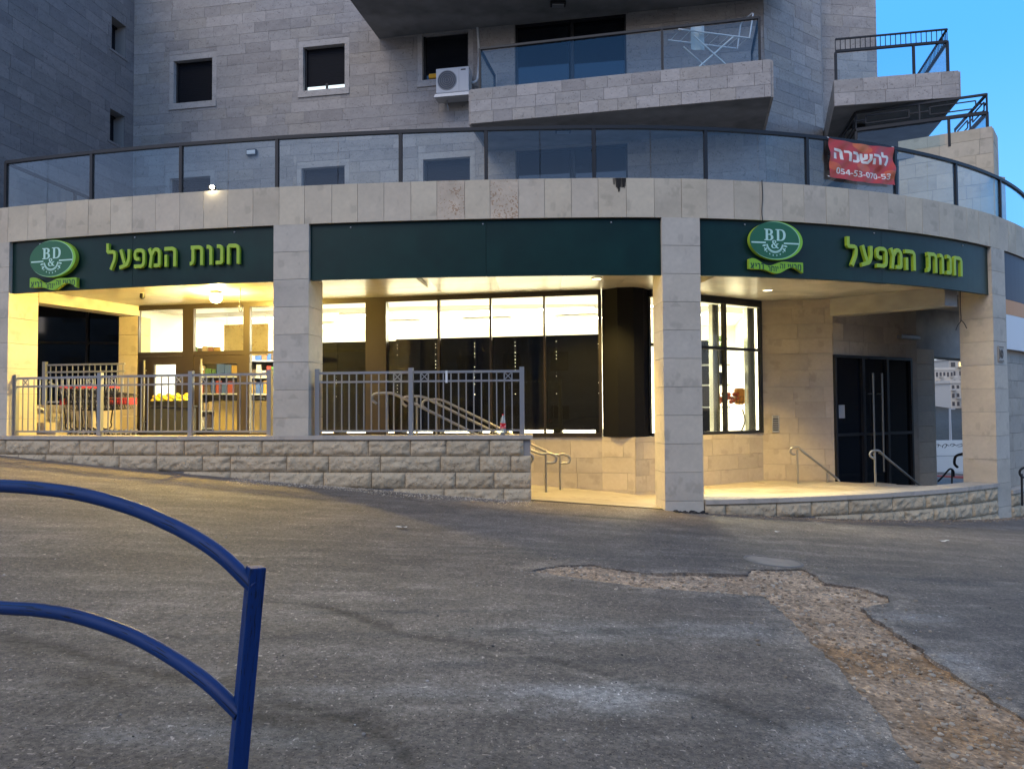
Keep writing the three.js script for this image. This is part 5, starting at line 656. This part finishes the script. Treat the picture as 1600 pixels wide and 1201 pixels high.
// right-hand balconies
{
  const a = [6.9, 16.15], b = [9.3, 15.72], c = [10.25, 19.6], d = [7.95, 19.3];
  balcony('high corner balcony with a barred black railing against the sky', [a, b, c, d], 8.0, 8.56, [[a, b], [b, c]], 2, g => {
    const p = [[a[0] + .1, a[1] + .1], [b[0] - .13, b[1] + .12], [c[0] - .2, c[1] - .2]]; glassRun(g, p, 8.55, .72, [[1.55], [2]]);
    for (let i = 1; i < 3; i++) { const A = p[i - 1], B = p[i], L = len(A, B), f = frame('bar_rail', A, B, 9.27, g); mesh('top_bar', box(L, .03, .04, false), MT.black, f, [L / 2, .24, 0]); const n = Math.round(L / .1); for (let k = 0; k <= n; k++) mesh('bar', box(.014, .225, .014), MT.black, f, [L * k / n, .1125, 0]); }
  });
  // stepped stone parapet with the second black railing
  const pr = group('parapet_wall'), A = [8.25, 16.15], B = [9.72, 15.3], C = [10.2, 15.9], D = [9.3, 18.0]; const W = frame('parapet_face', A, B, 0, pr), L = len(A, B), top = 7.25; stoneWall(W, 'parapet', L, Y_FT - .1, top, [], .29, .4, .8, MT.fascia, { thick: .25 }); const W2 = frame('parapet_face', B, C, 0, pr); stoneWall(W2, 'parapet', len(B, C), Y_FT - .1, top - .02, [], .29, .3, .6, MT.fascia, { thick: .25 }); mesh('core', prism([[A[0] + .2, A[1] + .2], [B[0] - .02, B[1] + .32], [C[0] - .25, C[1] + .1], D], Y_FT - .1, 6.8), MT.under, pr); tag(pr, 'pale stone parapet wall rising behind the terrace railing', 'wall');
  const br = group('balcony_railing'), y0 = 6.98, q0 = [7.2, 17.2], q1 = [7.45, 16.35], q2 = [9.7, 15.42], q3 = [10.2, 17.4];
  glassRun(br, [q1, q2, q3], 6.97, .62, [[1.75], [1.2]]);
  const lattice = (A, B, ya, yb, n) => { const L = len(A, B), f = frame('lattice', A, B, 0, br); f.rotation.order = 'YXZ'; const dy = (yb - ya) / L; const seg = (x0, y0, x1, y1, w = .022) => bar(new THREE.Vector3(x0, ya + x0 * dy + y0, 0), new THREE.Vector3(x1, ya + x1 * dy + y1, 0), w); mesh('top_bar', seg(0, .36, L, .36, .045), MT.black, f); mesh('bottom_bar', seg(0, 0, L, 0, .04), MT.black, f); const w = L / n; for (let k = 0; k <= n; k++) mesh('upright', seg(k * w, 0, k * w, .36, .03), MT.black, f); for (let k = 0; k < n; k++) { const x0 = k * w, i = w * .16; for (const yy of [.10, .26]) mesh('bar', seg(x0 + i, yy, x0 + w - i, yy), MT.black, f); for (const xx of [i, w - i]) mesh('bar', seg(x0 + xx, .10, x0 + xx, .26), MT.black, f); mesh('bar', seg(x0, .18, x0 + i, .18), MT.black, f); mesh('bar', seg(x0 + w - i, .18, x0 + w, .18), MT.black, f); } };
  lattice(q1, q2, 7.59, 7.59, 2); lattice(q2, q3, 7.59, 7.59, 2); lattice(q0, q1, 6.98, 7.59, 2); rebase(br, V(q1[0], 7.0, q1[1])); tag(br, 'black lattice railing with glass on the deck beside the stone parapet', 'railing');
  const dk = group('upper_deck'); mesh('deck_slab', prism([[7.42, 16.42], [8.35, 16.05], [9.66, 15.5], [10.2, 17.5], [8.3, 19.2], [7.5, 18.3]], 6.85, 6.97), MT.under, dk); mesh('deck_wall', prism([[7.7, 16.9], [9.3, 16.3], [9.9, 17.4], [8.4, 19.0], [7.8, 18.4]], Y_T - .1, 6.85), MT.facade[1], dk); tag(dk, 'raised stone deck between the terrace and the parapet', 'deck');
  const ul = group('ceiling_lamp'); mesh('housing', rbox(.36, .1, .2, .03), MT.black, ul); mesh('lens', rbox(.28, .03, .14, .01), MT.grey, ul, [0, -.055, 0]); const q = P(1337, 150, 17.2); ul.position.set(q.x, 7.945, q.z); tag(ul, 'dark flat lamp under the high corner balcony', 'lamp');
  const nb = group('far_parapet'), f = frame('block_face', [11.2, 18.2], [12.1, 18.6], 0, nb); stoneWall(f, 'block_wall', .95, 5, 7.2, [], .3, .3, .5, MT.facade, {}); const e = frame('wall_end', [12.1, 18.6], [12.3, 21], 0, nb); mesh('wall', bx(2.4, 2.2, .2, 1.2, 6.1, -.1), MT.facade[0], e); tag(nb, 'small stone parapet beyond the end of the terrace', 'wall');
}
// ------------------------------------------------------------------ glass railing along the terrace edge
{
  const g = group('glass_railing'), O = .16, y0 = Y_FT, H = .9, T = y0 + H, px = [4, 139, 280, 431.5, 626.5, 761.5, 932, 1108, 1268, 1407, 1502, 1571, 1626], ss = px.map(p => sAt(p, O));
  ss.forEach(s => { const m = mesh('post', box(.055, H + .2, .06), MT.black, g); m.position.copy(fv(s, O, y0 + H / 2 - .1)); m.rotation.y = fc(s).a; });
  for (let i = 1; i < ss.length; i++) { const a = ss[i - 1], b = ss[i]; mesh('handrail', curved(a + (i > 1 ? .001 : 0), b, T - .045, T + .012, O - .035, O + .035, .3), MT.black, g); const n = b - a > 1.75 ? 2 : 1; for (let k = 0; k < n; k++) { const p = lerp(a, b, k / n) + (k ? .006 : .035), q = lerp(a, b, (k + 1) / n) - (k < n - 1 ? .006 : .035); mesh('pane', curved(p, q, y0 - .06, T - .05, O - .006, O + .006, .4), MT.railGlass, g); } }
  // return at the left end
  const A = [fc(ss[0], O).x, fc(ss[0], O).d], B = [A[0] + .35, A[1] + 3.6]; glassRun(g, [A, B], y0 - .1, H + .1, [[1.9]]);
  const c = fc(0, O); rebase(g, V(c.x, y0, c.d)); tag(g, 'long curved glass railing with dark posts along the terrace edge', 'railing');
  // spotlight clipped to the terrace edge
  const l = group('edge_spotlight'), s = sAt(330, O - .1), q = fv(s, O - .12, y0 + .06); mesh('lamp_body', rbox(.11, .09, .08, .015), MT.black, l); mesh('lamp_glass', new THREE.SphereGeometry(.035, 14, 10), new THREE.MeshStandardMaterial({ color: 0x222222, emissive: new THREE.Color(1, .95, .75), emissiveIntensity: 18 }), l, [.02, .0, .05]); l.position.copy(q); tag(l, 'small lit spotlight on the terrace edge', 'lamp');
  const pl = new THREE.PointLight(new THREE.Color(1, .9, .65), .55, 0, 2); pl.position.copy(q).add(new THREE.Vector3(.02, 0, .05)); pl.castShadow = true; scene.add(pl);
  // sale banner
  const bt = canvasTex(1024, 640, (c, W, Hh) => { c.fillStyle = '#c23b2c'; c.fillRect(0, 0, W, Hh); c.fillStyle = '#e0762f'; for (const [x, y, r] of [[W * .5, H * 60, 150], [W * .5, Hh * .62, 110], [60, Hh * .7, 120], [W - 50, Hh * .75, 130], [W * .47, 40, 130]]) { c.globalAlpha = .6; c.beginPath(); c.ellipse(x, y, r, r * .55, .2, 0, 7); c.fill(); } c.globalAlpha = 1; c.strokeStyle = '#e9dfd0'; c.fillStyle = '#e9dfd0'; drawWord(c, ['ה', 'ר', 'כ', 'ש', 'ה', 'ל'], 70, 320, 165, 860, 44); c.font = 'bold 132px sans-serif'; c.textAlign = 'center'; c.fillText('054-53-070-53', W / 2 + 8, 560); c.font = 'bold 40px sans-serif'; });
  const sa = sAt(1302, O - .05), sb = sAt(1404, O - .05), n = 26, mrows = 16, pos = [], uv = [], ix = [], yT = T - .03, yB = T - .70;
  for (let j = 0; j <= mrows; j++) for (let i = 0; i <= n; i++) { const u = i / n, v = j / mrows, w = .018 * Math.sin((u * 9 + v * 7)) * Math.sin(v * 3.1) + .02 * Math.sin(Math.abs(u - .5) * 14 - v * 6) * Math.sin(v * Math.PI) + .012 * Math.sin(u * 23 - v * 13); const p = fv(lerp(sa, sb, u), O - .075 + w, lerp(yB, yT, v) - (1 - v) * .03 * Math.sin(u * 3.1) - .035 * Math.sin(Math.PI * u) * v); pos.push(p.x, p.y, p.z); uv.push(u, v); if (i < n && j < mrows) { const a = j * (n + 1) + i; ix.push(a, a + 1, a + n + 2, a, a + n + 2, a + n + 1); } }
  const bg = new THREE.BufferGeometry(); bg.setAttribute('position', new THREE.Float32BufferAttribute(pos, 3)); bg.setAttribute('uv', new THREE.Float32BufferAttribute(uv, 2)); bg.setIndex(ix); bg.computeVertexNormals(); const bn = group('banner'); mesh('banner_sheet', bg, std([1, 1, 1], { map: bt, roughness: .38, side: THREE.DoubleSide }), bn); for (const [s, y] of [[sa, yT], [sb, yT], [sa, yB], [sb, yB]]) mesh('tie', tube([fv(s, O - .08, y), fv(s, O - .03, y + .03)], .006), MT.white, bn); tag(bn, 'creased red banner with white lettering tied to the glass railing', 'banner');
}
// ------------------------------------------------------------------ details on the columns
{
  const s = S3a + .29, n = group('house_number'); onCurve(n, s, -.008, P(1573, 553, fc(s).d).y); mesh('tile', rbox(.24, .32, .014, .004), stone([.60, .55, .48]), n); const fr = []; for (const [w, h, x, y] of [[.2, .014, 0, .135], [.2, .014, 0, -.135], [.014, .2, -.1, 0]]) fr.push(bx(w, h, .006, x, y, .01)); mesh('tile_border', merge(fr), MT.bronze, n); mesh('digit', new THREE.TorusGeometry(.05, .017, 8, 24).scale(.75, 1.35, .5), MT.bronze, n, [.02, 0, .01]); mesh('digit', box(.018, .15, .008), MT.bronze, n, [-.055, 0, .01]); tag(n, 'ceramic house number plate on the last stone column', 'number plate');
  const w = group('loose_wire'); const p = P(1501, 452, 14.6); mesh('wire', tube([p, P(1501, 478, 14.6), P(1502, 500, 14.6), P(1497, 508, 14.6), P(1494, 516, 14.6)], .008, false, 30, 6), MT.black, w); mesh('wire_end', tube([P(1502, 500, 14.6), P(1507, 505, 14.6), P(1511, 513, 14.6)], .008, false, 16, 6), MT.black, w); tag(w, 'black wire dangling from the ceiling beside the last column', 'wire');
  const w2 = group('loose_wire'); mesh('wire', tube([P(375, 438, 14.2), P(375, 470, 14.2), P(373, 484, 14.2), P(377, 486, 14.2), P(379, 476, 14.2)], .008, false, 30, 6), MT.black, w2); tag(w2, 'thin wire hanging from the entrance ceiling beside the lamp', 'wire');
}
// ------------------------------------------------------------------ blue fence in the foreground
{
  const g = group('blue_fence'), dp = 2.3, v = (px, py, d) => P(px, py, d), lean = v(400, 885, dp), low = v(371, 1201, dp), dir = low.clone().sub(lean), base = lean.clone().add(dir.multiplyScalar((lean.y - (gy(lean.x, dp) - .05)) / (lean.y - low.y)));
  const sq = (a, b, w) => { const L = a.distanceTo(b), m = rbox(w, L, w, .004, 2); const q = new THREE.Quaternion().setFromUnitVectors(new THREE.Vector3(0, 1, 0), a.clone().sub(b).normalize()); return m.rotateY(.62).applyQuaternion(q).translate((a.x + b.x) / 2, (a.y + b.y) / 2, (a.z + b.z) / 2); };
  mesh('post', sq(lean, base, .047), MT.blue, g); const far = base.clone().add(new THREE.Vector3(-3.05, .23, -.55)), farTop = far.clone().add(new THREE.Vector3(0, 1.02, 0)); mesh('post', sq(farTop, far, .043), MT.blue, g);
  const arc = (list) => tube(list, .0225, false, 90, 14);
  const up = [[397, 917, 2.29], [384, 904, 2.3], [345, 867, 2.33], [300, 837, 2.38], [250, 812, 2.43], [200, 792, 2.48], [130, 773, 2.54], [60, 763, 2.6], [0, 759, 2.66]].map(p => v(...p)), lo = [[375, 1115, 2.29], [363, 1103, 2.3], [330, 1071, 2.33], [290, 1041, 2.38], [240, 1010, 2.44], [190, 986, 2.49], [120, 963, 2.55], [60, 953, 2.6], [0, 949, 2.66]].map(p => v(...p));
  const mirror = (l) => { const c = l[l.length - 1], a = l[0]; const out = [...l]; for (let k = l.length - 2; k >= 0; k--) { const p = l[k]; out.push(new THREE.Vector3(c.x + (c.x - p.x), p.y + (c.x - p.x) * -.0 + (c.x - p.x) * .075 * -0, c.z + (c.z - p.z))); } return out; };
  mesh('top_hoop', arc(mirror(up)), MT.blue, g); mesh('lower_hoop', arc(mirror(lo)), MT.blue, g); rebase(g, base.clone()); tag(g, 'blue painted tubular fence with two arched rails', 'fence');
}
// ------------------------------------------------------------------ far street seen through the passage
{
  const gr = canvasTex(1024, 256, (c) => { c.fillStyle = '#cfd4d2'; c.fillRect(0, 0, 1024, 256); c.strokeStyle = '#20262a'; c.lineWidth = 9; c.lineCap = 'round'; for (let k = 0; k < 9; k++) { const x = 120 + k * 88; c.beginPath(); c.ellipse(x, 80 + (k % 3) * 8, 24 + (k % 2) * 12, 20, k * .4, .5, 5.6); c.stroke(); c.beginPath(); c.moveTo(x + 18, 60); c.lineTo(x + 50, 92); c.stroke(); } c.fillStyle = '#8a4a52'; c.fillRect(60, 150, 120, 16); });
  const f = frame('concrete_fence', [14.5, 33.2], [24, 34.2], -1.75); for (let k = 0; k < 5; k++) { mesh('fence_panel', box(1.88, .68, .1), std([.60, .63, .62], { roughness: .8 }), f, [.96 + k * 1.92, 1.56, 0]); mesh('fence_panel', box(1.88, .68, .1), std([.58, .61, .60], { roughness: .8 }), f, [.96 + k * 1.92, .86, 0]); mesh('fence_foot', box(1.88, .5, .16), std([.5, .52, .51]), f, [.96 + k * 1.92, .25, 0]); }
  mesh('scrawl', new THREE.PlaneGeometry(4.2, .62), std([1, 1, 1], { map: gr }), f, [4.2, 1.57, .056]);
  tag(f, 'white concrete fence with scrawled black writing across the back street', 'fence');
  const kb = mesh('kerb', bx(9, .16, .25, 0, 0, 0), std([.45, .12, .10])); kb.position.set(17.2, -1.12, -29.5); kb.rotation.y = -.1; kb.rotation.z = -.03; tag(kb, 'red painted kerb on the back street', 'kerb');
  const hp = [], hu = [], hi = [], nx = 40, nd = 20; for (let j = 0; j <= nd; j++) for (let i = 0; i <= nx; i++) { const x = lerp(10, 160, i / nx), d = lerp(36, 150, j / nd); hp.push(x, -1.6 + sstep(36, 60, d) * 1.7 + sstep(60, 150, d) * 7.5 * (.6 + .6 * fbm(x * .03, d * .03, 3)) + fbm(x * .3, d * .3, 2) * .5, -d); hu.push(x, d); if (i < nx && j < nd) { const a = j * (nx + 1) + i; hi.push(a, a + 1, a + nx + 2, a, a + nx + 2, a + nx + 1); } }
  const hg = new THREE.BufferGeometry(); hg.setAttribute('position', new THREE.Float32BufferAttribute(hp, 3)); hg.setAttribute('uv', new THREE.Float32BufferAttribute(hu, 2)); hg.setIndex(hi); hg.computeVertexNormals(); struct(mesh('hillside', hg, std([.10, .10, .08], { map: dirtMap, roughness: 1 })));
  const lamp = group('lamp_post'); mesh('pole', new THREE.CylinderGeometry(.05, .07, 1.7, 8), MT.galv, lamp, [0, .85, 0]); mesh('arm', box(.3, .05, .05), MT.galv, lamp, [.12, 1.7, 0]); lamp.position.set(P(1486, 690, 40).x, -.2, -40); tag(lamp, 'thin pale pole beyond the concrete fence', 'pole');
  const block = (name, label, px0, px1, pyT, pyB, d, mat, wmat, nxw, nyw, depth) => { const a = P(px0, pyB, d), b = P(px1, pyT, d), w = b.x - a.x, h = b.y - a.y, g = group(name); mesh('wall', bx(w, h + 6, depth, w / 2, h / 2 - 3, -depth / 2), mat, g); mesh('roof_edge', bx(w + .3, .3, depth + .3, w / 2, h + .152, -depth / 2), mat, g); for (let i = 0; i < nxw; i++) for (let j = 0; j < nyw; j++) { const ww = w / nxw * .5, hh = h / nyw * .5, x = w * (i + .5) / nxw, y = h * (j + .5) / nyw; const W = mesh('window', bx(ww, hh, .08, x, y, .03), wmat(i, j), g); if ((i + j) % 3 === 0) mesh('balcony_ledge', bx(ww * 1.7, .18, 1, x, y - hh * .6, .5), mat, g); } g.position.copy(a); tag(g, label, 'building'); return g; };
  const dk = std([.02, .025, .04], { roughness: .2 }), blueStone = std([.50, .455, .39]), lit = new THREE.MeshStandardMaterial({ color: 0x554433, emissive: new THREE.Color(1, .7, .25), emissiveIntensity: 1.6 });
  block('terrace_house', 'row of grey apartment blocks on the slope seen through the passage', 1440, 1490, 578, 646, 92, blueStone, () => dk, 9, 5, 8); block('terrace_house', 'lower grey apartment block beside the row on the slope', 1487, 1575, 598, 650, 84, blueStone, () => dk, 12, 4, 8);
  block('hill_house', 'pale hilltop house with a lit yellow window', 1484, 1560, 562, 604, 125, std([.42, .39, .34]), (i, j) => (i === 1 && j === 2) || (i === 2 && j === 0) ? lit : dk, 6, 3, 9); block('hill_house', 'pale stepped hilltop house above the apartment blocks', 1468, 1486, 568, 600, 130, std([.36, .35, .33]), () => dk, 3, 2, 8);
}
// ------------------------------------------------------------------ houses across the street, behind the photographer (mirrored in the dark glass)
{
  const opp = (x0, x1, d, h, label, seedY) => { const g = group('opposite_building'), w = x1 - x0, wm = std([.34, .31, .28], { map: grimeMap }), dk = MT.darkGlass; mesh('wall', bx(w, h + 3, 9, w / 2, h / 2 - 1.5, -4.5), wm, g); mesh('roof_edge', bx(w + .4, .4, 9.4, w / 2, h + .21, -4.5), wm, g); const n = Math.floor(w / 3.4), fl = Math.floor(h / 3.1); for (let i = 0; i < n; i++) for (let j = 0; j < fl; j++) { const x = (i + .5) * w / n, y = (j + .5) * h / fl + .2; mesh('window', bx(1.3, 1.3, .06, x, y, .02), dk, g); if (i % 3 === 1) mesh('balcony', bx(2.6, 1.0, 1.2, x, y - 1.1, .6), wm, g); } g.position.set(x1, gy((x0 + x1) / 2, d) - .5, -d); g.rotation.y = Math.PI; tag(g, label, 'building'); };
  opp(-20, 34, -22, 15, 'wide stone apartment block across the street'); opp(-80, -45, -26, 16, 'tall stone block across the street past the gap'); opp(-44, -21, -34, 6, 'low stone house in the gap across the street');
}
renderer.render(scene, camera);
